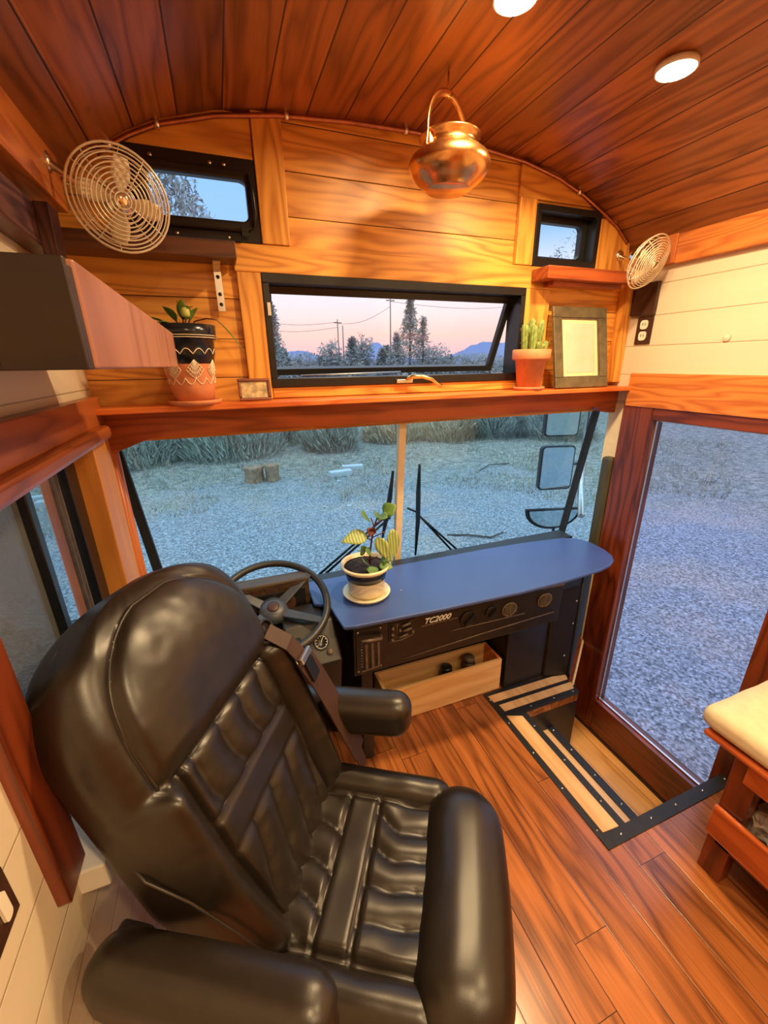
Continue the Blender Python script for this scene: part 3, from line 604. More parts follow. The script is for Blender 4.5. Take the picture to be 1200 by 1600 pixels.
# --- copper kettle hanging from a hook
KX, KY = .712, 1.31
t = thing('hanging_kettle', 'round copper kettle hanging from the ceiling by its handle', 'kettle', (KX, KY, 2.17))
prof = [(0, 0), (.070, .0), (.075, .004), (.078, .010), (.098, .022), (.118, .040), (.130, .062), (.131, .078), (.122, .095), (.106, .108), (.092, .115), (.086, .120), (.084, .128), (.088, .140), (.098, .148), (.097, .152), (.086, .148), (.080, .136), (.080, .122), (.09, .112), (.118, .07), (.06, .008), (0, .006)]
MB().lathe([(r_*.90, z_*.84) for r_, z_ in prof], (KX, KY, 2.180), 48).build('pot_body', 'copper', t)
hd = []
for k in range(25):
    a = PI*k/24; hd.append((KX-.008 + .076*math.cos(a), KY+.03*math.cos(a), 2.300+.104*math.sin(a)**.8))
hd = [(KX+.068, KY+.03, 2.285)] + hd + [(KX-.088, KY-.03, 2.27), (KX-.080, KY-.03, 2.262)]
MB().tube(hd, .0035, 8, ry=.009).build('handle', 'copper', t)
for sx in (-1, 1): MB().box(KX+sx*.078-.008-.006*sx, KX+sx*.078+.008-.006*sx, KY+sx*.03-.003, KY+sx*.03+.003, 2.262, 2.30).build('handle_lug', 'copper', t)
o = MB().tube([(KX-.01, KY, 2.452), (KX-.01, KY, 2.425), (KX-.018, KY, 2.41), (KX-.012, KY, 2.398), (KX-.002, KY, 2.398), (KX+.004, KY, 2.406)], .003, 8).build('ceiling_hook', 'brass'); tag(o, 'small brass hook in the ceiling holding the copper kettle', 'hook')

# --- fans
def make_fan(label, c, nrm, base, rad, roll=0):
    c = Vector(c); nrm = Vector(nrm).normalized(); base = Vector(base)
    t = thing('wall_fan', label, 'fan', base, group='wire cage wall fans')
    q = Vector((0, 0, 1)).rotation_difference(nrm) @ Matrix.Rotation(roll, 3, 'Z').to_quaternion()
    def T(x, y, z): return c + q @ Vector((x, y, z))
    mb = MB(); N_ = 11
    for k in range(N_):
        r_ = rad*(.16+.84*k/(N_-1)); z_ = .035*(1-(r_/rad)**2)**.6 if k < N_-1 else 0
        mb.tube([T(r_*math.cos(a), r_*math.sin(a), z_) for a in [2*PI*i/40 for i in range(40)]], .0017 if k < N_-1 else .0028, 6, closed=True)
    for k in range(4):
        a = PI/2*k+.3; mb.tube([T(r_*math.cos(a), r_*math.sin(a), .035*max(0, 1-(r_/rad)**2)**.6-.002) for r_ in [rad*(.14+.86*j/8) for j in range(9)]], .0015, 6)
    cg = mb.build('front_grille', 'fanwire', t)
    mb = MB()
    for k in range(6):
        r_ = rad*(.35+.65*k/5); z_ = -.045*(1-(r_/rad)**2)**.6
        mb.tube([T(r_*math.cos(a), r_*math.sin(a), z_) for a in [2*PI*i/40 for i in range(40)]], .0013, 6, closed=True)
    for k in range(8):
        a = PI/4*k; mb.tube([T(r_*math.cos(a), r_*math.sin(a), -.045*max(0, 1-(r_/rad)**2)**.6) for r_ in [rad*(.3+.7*j/6) for j in range(7)]], .0013, 6)
    mb.build('rear_grille', 'fanwire', t)
    mb = MB(); mb.lathe([(0, .030), (.014, .030), (.018, .024), (.018, .016), (.0, .014)], c, 20, nrm); bd = mb.build('hub', 'nickel', t)
    for k in range(4):
        mb = MB(); a0 = PI/2*k+.75; vs = []
        for i in range(7):
            r_ = rad*(.14+.68*i/6); wd = .38+.25*math.sin(PI*i/6); 
            for j in range(5):
                a = a0+wd*(j/4-.5)*(1.6-.7*i/6); vs.append(T(r_*math.cos(a), r_*math.sin(a), .012*(j/4-.5)))
        fs = [(i*5+j, i*5+j+1, (i+1)*5+j+1, (i+1)*5+j) for i in range(6) for j in range(4)]
        mb.add(vs, fs, True); ob = mb.build('blade', 'fanblade', t); so = ob.modifiers.new('thick', 'SOLIDIFY'); so.thickness = .0015
    mb = MB(); mb.lathe([(.0, -.085), (.022, -.083), (.032, -.07), (.034, -.03), (.028, -.008), (0, -.006)], c, 24, nrm); mb.build('motor_housing', 'nickel', t)
    mb = MB(); back = c - nrm*.06; mb.tube([back, (back+base)/2+Vector((0, 0, -.01)), base], [.008, .008, .010], 8); mb.build('arm', 'nickel', t)
    mb = MB(); wall_n = Vector((1, 0, 0)) if base.x < 0 else Vector((0, -1, 0)); mb.lathe([(.022, 0), (.022, .008), (.012, .014), (0, .015)], base-wall_n*.004, 20, wall_n); mb.build('mounting_plate', 'nickel', t)
    return t
make_fan('round wire cage fan with cream blades mounted at the upper left corner', (-.160, 1.30, 2.068), (.28, -.93, -.25), (-.315, 1.42, 2.165), .104, .95)
make_fan('round wire cage fan turned sideways at the upper right corner', (1.684, 1.40, 2.071), (.112, -.892, -.44), (1.745, 1.602, 2.14), .098, .6)

# --- big dark box shelf on the left wall near the viewer
t = thing('overhead_box_shelf', 'dark stained wooden box shelf jutting from the left wall with rose brown side', 'shelf', (-.25, .8, 1.70))
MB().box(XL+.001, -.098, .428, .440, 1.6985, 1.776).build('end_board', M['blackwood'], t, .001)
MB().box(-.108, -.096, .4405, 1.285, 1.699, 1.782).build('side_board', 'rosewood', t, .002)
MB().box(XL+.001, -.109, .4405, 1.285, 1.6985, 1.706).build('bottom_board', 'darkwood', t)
mb = MB(); mb.box(-.155, -.098, .420, .428, 1.6985, 1.78); mb.build('joint_cleat', M['blackwood'], t, .001)
# --- dark board and upright above it
t = thing('dark_wall_bracket', 'dark grained board with upright on the left wall above the box shelf', 'bracket', (-.36, 1.2, 1.85))
mb = MB(); mb.prism([(XL+.002, .60, 1.99), (XL+.002, 1.44, 1.965), (XL+.002, 1.44, 2.055), (XL+.002, .60, 2.08)], (.045, 0, 0)); mb.build('board', wood('dark_striped_wood', (.03, .012, .012), (.17, .075, .065), 'Y', 'Z', rough=.4, knots=0, rings=9), t, .002)
mb = MB(); mb.prism([(XL+.047, 1.30, 1.80), (XL+.047, 1.37, 1.80), (XL+.047, 1.40, 2.06), (XL+.047, 1.33, 2.06)], (.03, 0, 0)); mb.build('upright', wood('dark_upright_wood', (.03, .012, .010), (.14, .06, .05), 'Z', 'Y', rough=.4, knots=0, rings=8), t, .002)

# --- outlet and brown mounting plate on the right wall
t = thing('wall_outlet', 'white duplex outlet on a dark plate on the white siding', 'outlet', (XR, 1.485, 1.82))
MB().box(XR-.006, XR, 1.448, 1.525, 1.768, 1.884).build('cover_plate', 'brownplate', t, .001)
for z in (1.803, 1.850):
    mb = MB(); mb.prism([(XR-.0065, 1.487+y, z+zz) for y, zz in rrect(-.018, .018, -.019, .019, .012)], (-.004, 0, 0)); s_ = mb.build('receptacle', 'outlet', t)
    mb = MB(); mb.box(XR-.0112, XR-.0104, 1.479, 1.482, z-.004, z+.008); mb.box(XR-.0112, XR-.0104, 1.491, 1.494, z-.004, z+.008); mb.build('slot', 'blackmetal', s_)
o = MB().box(XR-.018, XR-.0005, 1.445, 1.56, 1.888, 2.02).build('fan_backing_board', 'brownplate', bevel=.002); tag(o, 'dark brown board on the siding behind the right fan', 'board')
o = MB().box(XR-.010, XR-.0005, 1.568, 1.59, 1.895, 2.0).build('cable_cover', 'brownplate'); tag(o, 'thin dark vertical strip beside the brown board by the right fan', 'strip')
o = MB().lathe([(.016, 0), (.012, .006), (.0, .006)], (XR, 1.13, 1.775), 16, (-1, 0, 0)).build('round_wall_cap', 'white'); tag(o, 'tiny painted round cap on the cream siding', 'cap')

# --- light switch at the left edge
t = thing('light_switch', 'dark switch plate with white toggles on the lower left white wall', 'switch', (XL, .52, .98))
MB().box(XL, XL+.006, .45, .558, .940, 1.030).build('switch_plate', 'brownplate', t, .001)
for y in (.478, .530):
    mb = MB(); mb.prism([(XL+.0065, y+a, .985+b_) for a, b_ in rrect(-.009, .009, -.025, .025, .008)], (.004, 0, 0)); mb.build('toggle', 'outlet', t)

# ------------------------------------------------------------------ plants
def leaf(mb, base, direction, length, width, droop=.3, n=8, up=(0, 0, 1), fold=.15, pw=.8):
    base = Vector(base); d = Vector(direction).normalized(); upv = Vector(up); side = d.cross(upv)
    if side.length < .01: side = Vector((1, 0, 0))
    side.normalize(); nn = side.cross(d).normalized(); vs = []; cols = 5
    for i in range(n+1):
        s_ = i/n; wd = width*.5*math.sin(PI*min(1, s_**pw*.97+.03))+.0004
        c = base + d*length*s_ - upv*droop*length*s_*s_
        for j in range(cols):
            u = j/(cols-1)*2-1; vs.append(c + side*wd*u + nn*(abs(u)*wd*fold))
    fs = [(i*cols+j, i*cols+j+1, (i+1)*cols+j+1, (i+1)*cols+j) for i in range(n) for j in range(cols-1)]
    mb.add(vs, fs, True)
def thin(o, th=.0012): so = o.modifiers.new('thick', 'SOLIDIFY'); so.thickness = th; return o
def vein_leaf_mat(name, base, vein):
    m, nt, b = newmat(name); N = nt.nodes; L = nt.links; t_ = N.new('ShaderNodeTexCoord'); wv = N.new('ShaderNodeTexWave'); wv.inputs['Scale'].default_value = 34; wv.inputs['Distortion'].default_value = 2
    L.new(t_.outputs['Object'], wv.inputs['Vector']); r = N.new('ShaderNodeValToRGB'); L.new(wv.outputs['Fac'], r.inputs[0]); r.color_ramp.elements[0].position = .25; r.color_ramp.elements[0].color = (*vein, 1); r.color_ramp.elements[1].position = .5; r.color_ramp.elements[1].color = (*base, 1)
    L.new(r.outputs[0], b.inputs['Base Color']); b.inputs['Roughness'].default_value = .5; return m
M['veined'] = vein_leaf_mat('striped_leaf', (.34, .46, .15), (.20, .22, .07))

# black & terracotta lace pot (left on the shelf)
PX, PY, PZ = -.080, 1.538, 1.583
t = thing('potted_plant', 'leafy plant in black and terracotta pot with white lace pattern, left on the shelf', 'plant', (PX, PY, PZ))
MB().lathe([(0, 0), (.066, 0), (.070, .006), (.072, .013), (.066, .013), (.06, .008), (0, .008)], (PX, PY, PZ), 40).build('saucer', 'terra', t)
mb = MB(); mb.lathe([(0, .009), (.052, .009), (.058, .05), (.064, .105), (.068, .135)], (PX, PY, PZ), 48); pb = mb.build('pot_body', 'terra', t)
MB().lathe([(.0645, .108), (.0695, .140), (.0715, .168), (.078, .170), (.080, .205), (.074, .206), (.070, .19), (0, .19)], (PX, PY, PZ), 48).build('glazed_collar', 'black_glaze', t)
mb = MB()
def potr(z): return .052+(.068-.052)*(z-.009)/(.126) + .0012
for zz in (.173, .1785): mb.tube([(PX+.0795*math.cos(a), PY+.0795*math.sin(a), PZ+zz) for a in [2*PI*i/48 for i in range(48)]], .001, 5, closed=True)
NS = 14
for k in range(NS):   # scallops on the collar and festoons on the body
    a0 = 2*PI*k/NS
    for rr, zc, amp, sg in ((.0715, .132, .014, 1), (.0, .072, .016, -1)):
        pl = []
        for i in range(11):
            a = a0+2*PI/NS*i/10; z_ = zc + sg*amp*math.sin(PI*i/10); r_ = rr or potr(z_)
            if rr: r_ = .0645+.0070*(z_-.108)/.06+.0025
            pl.append((PX+r_*math.cos(a), PY+r_*math.sin(a), PZ+z_))
        mb.tube(pl, .0012, 5)
for k in range(7):    # fans / petals
    a0 = 2*PI*(k+.5)/7
    for j in range(-4, 5):
        pl = []
        for i in range(6):
            s_ = i/5; a = a0+j*.085*s_; z_ = .118-.045*s_*math.cos(j*.25); r_ = potr(z_)
            pl.append((PX+r_*math.cos(a), PY+r_*math.sin(a), PZ+z_))
        mb.tube(pl, .0011, 5)
    for q_ in (.5, .75, 1.0):
        pl = []
        for j in range(-8, 9):
            jj = j/2; a = a0+jj*.085*q_; z_ = .118-.045*q_*math.cos(jj*.25); r_ = potr(z_); pl.append((PX+r_*math.cos(a), PY+r_*math.sin(a), PZ+z_))
        mb.tube(pl, .0011, 5)
mb.build('lace_pattern', 'lace', pb)
MB().lathe([(0, .19), (.069, .189)], (PX, PY, PZ+.002), 24).build('soil', 'soil', t)
st_ = MB(); lf = MB()
spec = [(-.9, -.2, .55, .085, .024), (-.35, -.5, .8, .07, .02), (.2, -.4, .9, .06, .022), (.05, -.3, 1, .075, .02), (-.6, -.6, .35, .07, .022), (.4, -.2, .8, .06, .02)]
for dx, dy, dz_, ln, wd in spec:
    b0 = Vector((PX+dx*.01, PY+dy*.01, PZ+.19)); d = Vector((dx, dy, dz_)).normalized(); st_.tube([b0, b0+d*.02, b0+d*.035], .002, 6); leaf(lf, b0+d*.03, d, ln, wd*1.2, .35)
pl = [(PX+.01, PY, PZ+.19), (PX+.03, PY-.01, PZ+.215), (PX+.06, PY-.02, PZ+.222), (PX+.085, PY-.03, PZ+.218)]; st_.tube(pl, .0018, 6); leaf(lf, pl[-1], (.6, -.1, -.55), .085, .02, .3)
st_.build('stems', 'leafred', t); thin(lf.build('leaves', 'leaf', t))
bl = MB(); bl.rbox(.011, .011, .013, .010, 6, c=(PX-.0+.012, PY-.05, PZ+.232)); leaf(bl, (PX+.012, PY-.05, PZ+.24), (-.5, -.3, .6), .03, .014, .1); leaf(bl, (PX+.012, PY-.05, PZ+.235), (.6, -.3, .4), .028, .014, .1); bl.build('buds', 'leafy', t)

t.scale = (1.15, 1.15, 1.15); t.location.y = 1.524
# cactus in terracotta pot
PX, PY = 1.262, 1.536
t = thing('potted_cactus', 'small cactus in plain terracotta pot right of the wide window', 'plant', (PX, PY, PZ))
MB().lathe([(0, 0), (.060, 0), (.066, .006), (.068, .014), (.062, .014), (.056, .007), (0, .007)], (PX, PY, PZ), 40).build('saucer', 'terra', t)
MB().lathe([(0, .008), (.048, .008), (.064, .122), (.075, .124), (.078, .130), (.079, .162), (.075, .165), (.070, .162), (.069, .146), (0, .146)], (PX, PY, PZ), 48).build('pot', 'terra', t)
MB().lathe([(0, .148), (.0685, .147)], (PX, PY, PZ+.001), 24).build('soil', 'soil', t)
def cactus_col(mb, x, y, z0, h, r, lean=(0, 0), ribs=9):
    vs = []; n = 12; sg = ribs*4
    for i in range(n+1):
        s_ = i/n; rr = r*(.75+.25*math.sin(s_*PI*.8))*(math.sqrt(max(0.0, 1-((s_-.8)/.2)**2)) if s_ > .8 else 1)+.0002
        for k in range(sg):
            a = 2*PI*k/sg; q_ = rr*(1+.13*math.cos(ribs*a)); vs.append((x+lean[0]*s_*h+q_*math.cos(a), y+lean[1]*s_*h+q_*math.sin(a), z0+s_*h))
    mb.add(vs, [(i*sg+k, i*sg+(k+1) % sg, (i+1)*sg+(k+1) % sg, (i+1)*sg+k) for i in range(n) for k in range(sg)], True)
cols = [(-.036, .0, .125, .014, (-.08, 0)), (-.008, .012, .145, .015, (.05, 0)), (-.018, -.025, .115, .015, (.0, 0)), (.022, .0, .14, .014, (.12, 0)), (.045, -.01, .055, .013, (.3, 0)), (.0, -.035, .05, .010, (0, -.1)), (.018, -.038, .04, .010, (.1, 0))]
for dx, dy, h_, r_, ln in cols:
    mb = MB(); cactus_col(mb, PX+dx, PY+dy, PZ+.145, h_, r_, ln); cb = mb.build('cactus_stem', 'cactus', t)
    mb = MB()
    for k in range(34):
        a = random.uniform(0, 2*PI); s_ = random.uniform(.1, .95); p0 = Vector((PX+dx+ln[0]*s_*h_+r_*math.cos(a), PY+dy+ln[1]*s_*h_+r_*math.sin(a), PZ+.145+s_*h_)); mb.tube([p0, p0+Vector((math.cos(a), math.sin(a), .4))*.006], .0006, 3)
    mb.build('spines', 'spine', cb)
# leaning picture frame
def leaning_frame(name, label, x0, x1, z0, h, yb, yt, t_b, mat, inner, th=.014, matw=0):
    t = thing(name, label, 'picture frame', ((x0+x1)/2, yb, z0))
    uz_ = Vector((0, yt-yb, h)).normalized(); H_ = Vector((0, yt-yb, h)).length; nn = Vector((1, 0, 0)).cross(uz_)
    def P_(x, s_, d=0): return Vector((x, yb, z0))+uz_*s_+nn*d
    def bx_(mb, xa, xb, sa, sb, d0, d1): mb.obox((P_(xa, sa, d0)+P_(xb, sb, d1))/2, ((xb-xa)/2, 0, 0), nn*(d1-d0)/2, uz_*(sb-sa)/2)
    mb = MB(); bx_(mb, x0, x1, 0, t_b, 0, th); bx_(mb, x0, x1, H_-t_b, H_, 0, th); bx_(mb, x0, x0+t_b, t_b, H_-t_b, 0, th); bx_(mb, x1-t_b, x1, t_b, H_-t_b, 0, th); mb.build('frame_border', mat, t, .003)
    if matw:
        mb = MB(); lp = t_b+.006
        for a in ((x0+t_b, x1-t_b, t_b, lp), (x0+t_b, x1-t_b, H_-lp, H_-t_b), (x0+t_b, x0+lp, lp, H_-lp), (x1-lp, x1-t_b, lp, H_-lp)): bx_(mb, *a, .0, th*.6)
        mb.build('inner_lip', 'dashedge', t)
        mb = MB(); bx_(mb, x0+t_b, x1-t_b, t_b, H_-t_b, -.004, .004) ; mb.build('mat_board', 'mat', t)
        mb = MB(); bx_(mb, x0+t_b+matw, x1-t_b-matw, t_b+matw, H_-t_b-matw, .004, .005); mb.build('print', inner, t)
    else:
        mb = MB(); bx_(mb, x0+t_b, x1-t_b, t_b, H_-t_b, .001, .004); mb.build('photo', inner, t)
    return t
lf_ = leaning_frame('picture_frame', 'pewter coloured picture frame with pale print leaning beside the cactus', 1.385, 1.690, 1.584, .338, 1.515, 1.59, .045, 'pewter', 'print', .014, .022)
leaning_frame('picture_frame', 'tiny dark red picture frame at the left foot of the wide window', .058, .166, 1.584, .072, 1.548, 1.565, .010, wood('tiny_frame_wood', (.12, .03, .015), (.26, .08, .04), 'X', 'Z', knots=0), 'paper', .010)

# ------------------------------------------------------------------ dashboard
t = thing('dashboard', 'bus dashboard with blue painted top and black control panel', 'dashboard', (.9, 1.4, 0))
bt = [(.305, 1.241), (.346, 1.233), (.70, 1.212), (1.05, 1.20), (1.30, 1.205), (1.516, 1.225), (1.60, 1.245), (1.655, 1.275), (1.69, 1.315), (1.712, 1.38), (1.718, 1.466), (1.705, 1.52), (1.675, 1.555), (1.63, 1.577), (1.4, 1.605), (1.168, 1.617), (.72, 1.62), (.238, 1.62), (.236, 1.44), (.29, 1.40)]
MB().prism([(x, y, .786) for x, y in bt], (0, 0, .014)).build('blue_top', 'blue', t, .004)
mb = MB(); mb.prism([(x, y, .765) for x, y in ((.32, 1.262), (1.05, 1.222), (1.32, 1.228), (1.32, 1.60), (.32, 1.60))], (0, 0, .021)); mb.build('top_frame', 'dashblack', t)
# slanted control panel
def fp(x, z, d=0):   # point on the front face, d toward the driver
    y = 1.262 - .040*(x-.345)/.96 + (.78-z)*.06; return Vector((x, y-d, z))
mb = MB(); mb.prism([fp(.345, .532), fp(1.31, .572), fp(1.31, .775), fp(.345, .775)], (0, .08, 0)); cp = mb.build('control_panel', 'dashblack', t, .004)
mb = MB(); mb.prism([fp(.345, .762, .002), fp(1.31, .766, .002), fp(1.31, .782, .002), fp(.345, .782, .002)], (0, .02, 0)); mb.build('edge_strip', 'dashedge', cp, .002)
mb = MB(); mb.tube([fp(.55, .565, .001), fp(.90, .60, .001), fp(1.28, .63, .001)], .003, 6); mb.tube([fp(.76, .655, .002), fp(1.12, .66, .002)], .0025, 6); mb.build('panel_crease', 'dashedge', cp)
# vents and knobs
def disc_on(mb, x, z, r, h, d=0, seg=24, r2=None): mb.lathe([(r, 0), (r, h), (r2 if r2 is not None else r*.9, h+.001)] + [(0, h+.001)], fp(x, z, d), seg, (0, -1, -.06))
for (x, z, r_) in ((1.035, .700, .034), (1.215, .708, .034)):
    mb = MB(); mb.tube([fp(x+r_*math.cos(a), z+r_*math.sin(a)*.95, .003) for a in [2*PI*i/32 for i in range(32)]], .004, 6, closed=True); vt = mb.build('air_vent', 'dashedge', cp)
    mb = MB()
    for k in range(-3, 4):
        hw = math.sqrt(max(.0001, r_*r_-(k*.0085)**2))*.9; c = fp(x, z+k*.0085, .005); mb.obox(c, (hw, 0, .0), (0, .004, -.002), (0, .0005, .0012))
    mb.box(x-.0015, x+.0015, fp(x, z).y-.009, fp(x, z).y-.002, z-r_*.9, z+r_*.9); mb.build('vent_louvre', 'dashedge', vt)
for (x, z, r_) in ((.835, .700, .036), (.945, .708, .028)):
    mb = MB(); disc_on(mb, x, z, r_, .006); mb.tube([fp(x+r_*math.cos(a), z+r_*math.sin(a)*.95, .006) for a in [2*PI*i/32 for i in range(32)]], .002, 6, closed=True); kn = mb.build('knob', 'dashblack', cp)
    mb = MB(); mb.obox(fp(x, z, .014), (r_*.62, 0, r_*.62), (0, .008, 0), (-.004, 0, .004)); mb.build('knob_grip', 'blackmetal', kn, .002)
# heater slider and lever block at the left end
mb = MB(); mb.prism([fp(.355, .548, .003), fp(.462, .552, .003), fp(.462, .752, .003), fp(.355, .752, .003)], (0, .004, 0)); sl = mb.build('slider_plate', 'blackmetal', cp, .002)
mb = MB()
for x in (.395, .42, .445): mb.obox(fp(x, .625, .005), (.005, 0, 0), (0, .002, 0), (0, 0, .058))
mb.obox(fp(.415, .560, .006), (.04, 0, .004), (0, .002, 0), (0, 0, .003)); mb.build('slider_track', 'dashedge', sl)
mb = MB(); mb.tube([fp(.37, .718, .022), fp(.40, .716, .024), fp(.452, .712, .020)], [.006, .0075, .009], 10); mb.tube([fp(.452, .712, .02), fp(.455, .715, 0)], .005, 8); mb.build('lever', 'dashedge', sl)
mb = MB()
for k in range(9): mb.lathe([(.003, 0), (0, .001)], fp(.377, .69-.014*k, .004), 8, (0, -1, 0))
for x, z in ((.362, .745), (.362, .556), (.455, .562), (.452, .748)): screw(mb, fp(x, z, .003), .0045, (0, -1, 0))
mb.build('plate_markings', 'steel', sl); build_screws(mb, sl)
mb = MB(); mb.prism([fp(.485, .664, .003), fp(.598, .676, .003), fp(.598, .758, .003), fp(.485, .752, .003)], (0, .004, 0)); sw = mb.build('switch_block', 'blackmetal', cp, .002)
mb = MB()
for x, z in ((.50, .705), (.50, .735), (.53, .72), (.50, .68), (.585, .70)): mb.lathe([(.007, 0), (.006, .012), (.003, .014), (0, .014)], fp(x, z, .002), 12, (0, -1, 0))
for x, z in ((.555, .742), (.562, .717), (.545, .690)): mb.tube([fp(x-.018, z-.004, .010), fp(x+.018, z+.004, .010)], .005, 8)
mb.tube([fp(.488, .668, .004), fp(.54, .668, .004), fp(.59, .684, .004)], .002, 6); mb.tube([fp(.52, .70, .004), fp(.52, .75, .004)], .002, 6); mb.build('toggle_levers', 'dashedge', sw)
# model badge lettering
mb = MB(); mb.prism([fp(.625, .708, .002), fp(.785, .713, .002), fp(.785, .717, .002), fp(.625, .712, .002)], (0, .002, 0)); mb.build('badge_bar', 'dashedge', cp)
tcv = bpy.data.curves.new('badge_text', 'FONT'); tcv.body = 'TC2000'; tcv.size = .036; tcv.extrude = .0015; tcv.shear = .35; tcv.space_character = .98
tmp = bpy.data.objects.new('tmp', tcv); C.objects.link(tmp); bpy.context.view_layer.update()
tm = bpy.data.meshes.new_from_object(tmp.evaluated_get(bpy.context.evaluated_depsgraph_get())); bpy.data.objects.remove(tmp)
to = Vector(t['_o'])
for v in tm.vertices:
    p = fp(.632+v.co.x, .720+v.co.y+v.co.x*.02, .003+v.co.z); v.co = p-to
tm.materials.append(M['whitemark']); bo = bpy.data.objects.new('badge_lettering', tm); C.objects.link(bo); bo.parent = cp
# lower panels
MB().box(1.24, 1.70, 1.462, 1.485, .004, .60).build('lower_panel', 'dashblack', t, .004)
mb = MB(); mb.prism([(1.50, 1.448, .01), (1.64, 1.412, .01), (1.725, 1.48, .01), (1.725, 1.53, .01), (1.50, 1.53, .01)], (0, 0, .70)); bx = mb.build('corner_cabinet', 'dashblack', t, .012, seg=3)
mb = MB()
for p_ in ((1.52, 1.441, .60), (1.62, 1.415, .50), (1.62, 1.415, .36), (1.60, 1.42, .15), (1.66, 1.427, .08), (1.70, 1.459, .30)): screw(mb, p_, .006, (-.2, -1, 0))
build_screws(mb, bx, 'steel')
mb = MB(); mb.tube([(1.64, 1.412, .02), (1.64, 1.412, .70)], .006, 6); mb.build('cabinet_seam', 'rubber', bx)
MB().box(1.32, 1.62, 1.40, 1.50, .60, .784).build('upper_recess', 'dashblack', t, .01)
MB().box(-.33, 1.175, 1.66, 1.70, .004, .66).build('kick_panel', 'dashblack', t)
MB().box(1.24, 1.26, 1.486, 1.66, .004, .60).build('side_divider', 'dashblack', t)
MB().box(.39, .44, 1.33, 1.66, .004, .54).build('support_post', 'dashblack', t, .004)
MB().box(.24, 1.72, 1.60, 1.70, .60, .785).build('rear_beam', 'dashblack', t)
mb = MB(); screw(mb, (.60, 1.40, .80), .004); build_screws(mb, t)
# --- steering column console left of the dashboard
t = thing('driver_console', 'black gauge console around the steering column', 'console', (.1, 1.4, 0))
mb = MB(); mb.prism([(.10, 1.28, .50), (.10, 1.24, .66), (.10, 1.36, .772), (.10, 1.48, .782), (.10, 1.48, .50)], (.195, 0, 0)); gp = mb.build('gauge_pod', 'dashblack', t, .01, seg=3)
mb = MB(); mb.lathe([(.030, 0), (.030, .010), (.025, .012), (.024, .006), (0, .006)], (.229, 1.302, .711), 28, (0, -.68, .73)); g1 = mb.build('round_gauge', 'blackmetal', gp)
mb = MB(); gc = Vector((.229, 1.296, .718)); q = Vector((0, 0, 1)).rotation_difference(Vector((0, -.68, .73)).normalized())
for k in range(9):
    a = R(-130+k*32)+PI/2; p0 = gc + q @ Vector((.017*math.cos(a), .017*math.sin(a), .002)); p1 = gc + q @ Vector((.022*math.cos(a), .022*math.sin(a), .002)); mb.tube([p0, p1], .0014, 4)
mb.tube([gc + q @ Vector((-.004, -.006, .003)), gc + q @ Vector((.007, .014, .003))], .0012, 4)
mb.tube([gc + q @ Vector((.023*math.cos(a), .023*math.sin(a), .001)) for a in [2*PI*i/28 for i in range(28)]], .0009, 4, closed=True); mb.build('gauge_markings', 'whitemark', g1)
mb = MB(); mb.lathe([(.013, 0), (.013, .012), (.010, .016), (0, .016)], (.255, 1.272, .684), 20, (0, -.68, .73)); mb.build('round_knob', 'dashedge', gp)
mb = MB(); mb.obox((.132, 1.262, .682), (.016, 0, 0), (0, -.002, .002), (0, .013, .012)); mb.build('yellow_label', 'sticker', gp)
mb = MB(); mb.prism([(-.16, 1.30, .60), (-.16, 1.27, .70), (-.16, 1.30, .74), (-.16, 1.55, .74), (-.16, 1.55, .60)], (.32, 0, 0)); mb.build('column_shroud', 'dashblack', t, .01)
mb = MB(); mb.prism([(-.08, 1.50, .74), (-.08, 1.505, .885), (-.08, 1.56, .895), (-.08, 1.62, .74)], (.315, 0, 0)); ic = mb.build('instrument_hood', wood('hood_brown', (.02, .012, .008), (.07, .045, .022), 'X', 'Z', knots=0, rough=.4), t, .006)
mb = MB()
for k in range(5): mb.obox((-.02+.05*k, 1.503, .862), (.018, 0, 0), (0, .002, 0), (0, 0, .007))
mb.build('warning_lamps', 'brownplate', ic)
MB().box(-.065, .215, 1.492, 1.501, .745, .845).build('instrument_face', 'blackmetal', ic)
mb = MB(); mb.lathe([(.038, 0), (.038, .012), (.030, .014), (0, .008)], (.135, 1.49, .80), 28, (0, -1, .1)); mb.lathe([(.03, 0), (.03, .01), (0, .006)], (.03, 1.49, .80), 28, (0, -1, .1)); mb.build('dial', 'brownplate', ic)
mb = MB(); mb.tube([(.0, 1.62, .004), (.0, 1.56, .35), (.02, 1.48, .62)], .035, 12); mb.build('column_boot', 'rubber', t)
# pedals
for px_ in (.13, -.05):
    tt = thing('foot_pedal', 'black foot pedal %s below the driver console' % ('on the right' if px_ > 0 else 'on the left'), 'pedal', (px_, 1.5, 0))
    mb = MB(); mb.obox((px_, 1.50, .12), (.035, 0, 0), (0, .006, .004), (0, .045, .07)); mb.build('pad', 'rubber', tt, .004)
    mb = MB(); mb.tube([(px_, 1.60, .0), (px_, 1.53, .11)], .010, 8); mb.build('arm', 'blackmetal', tt)

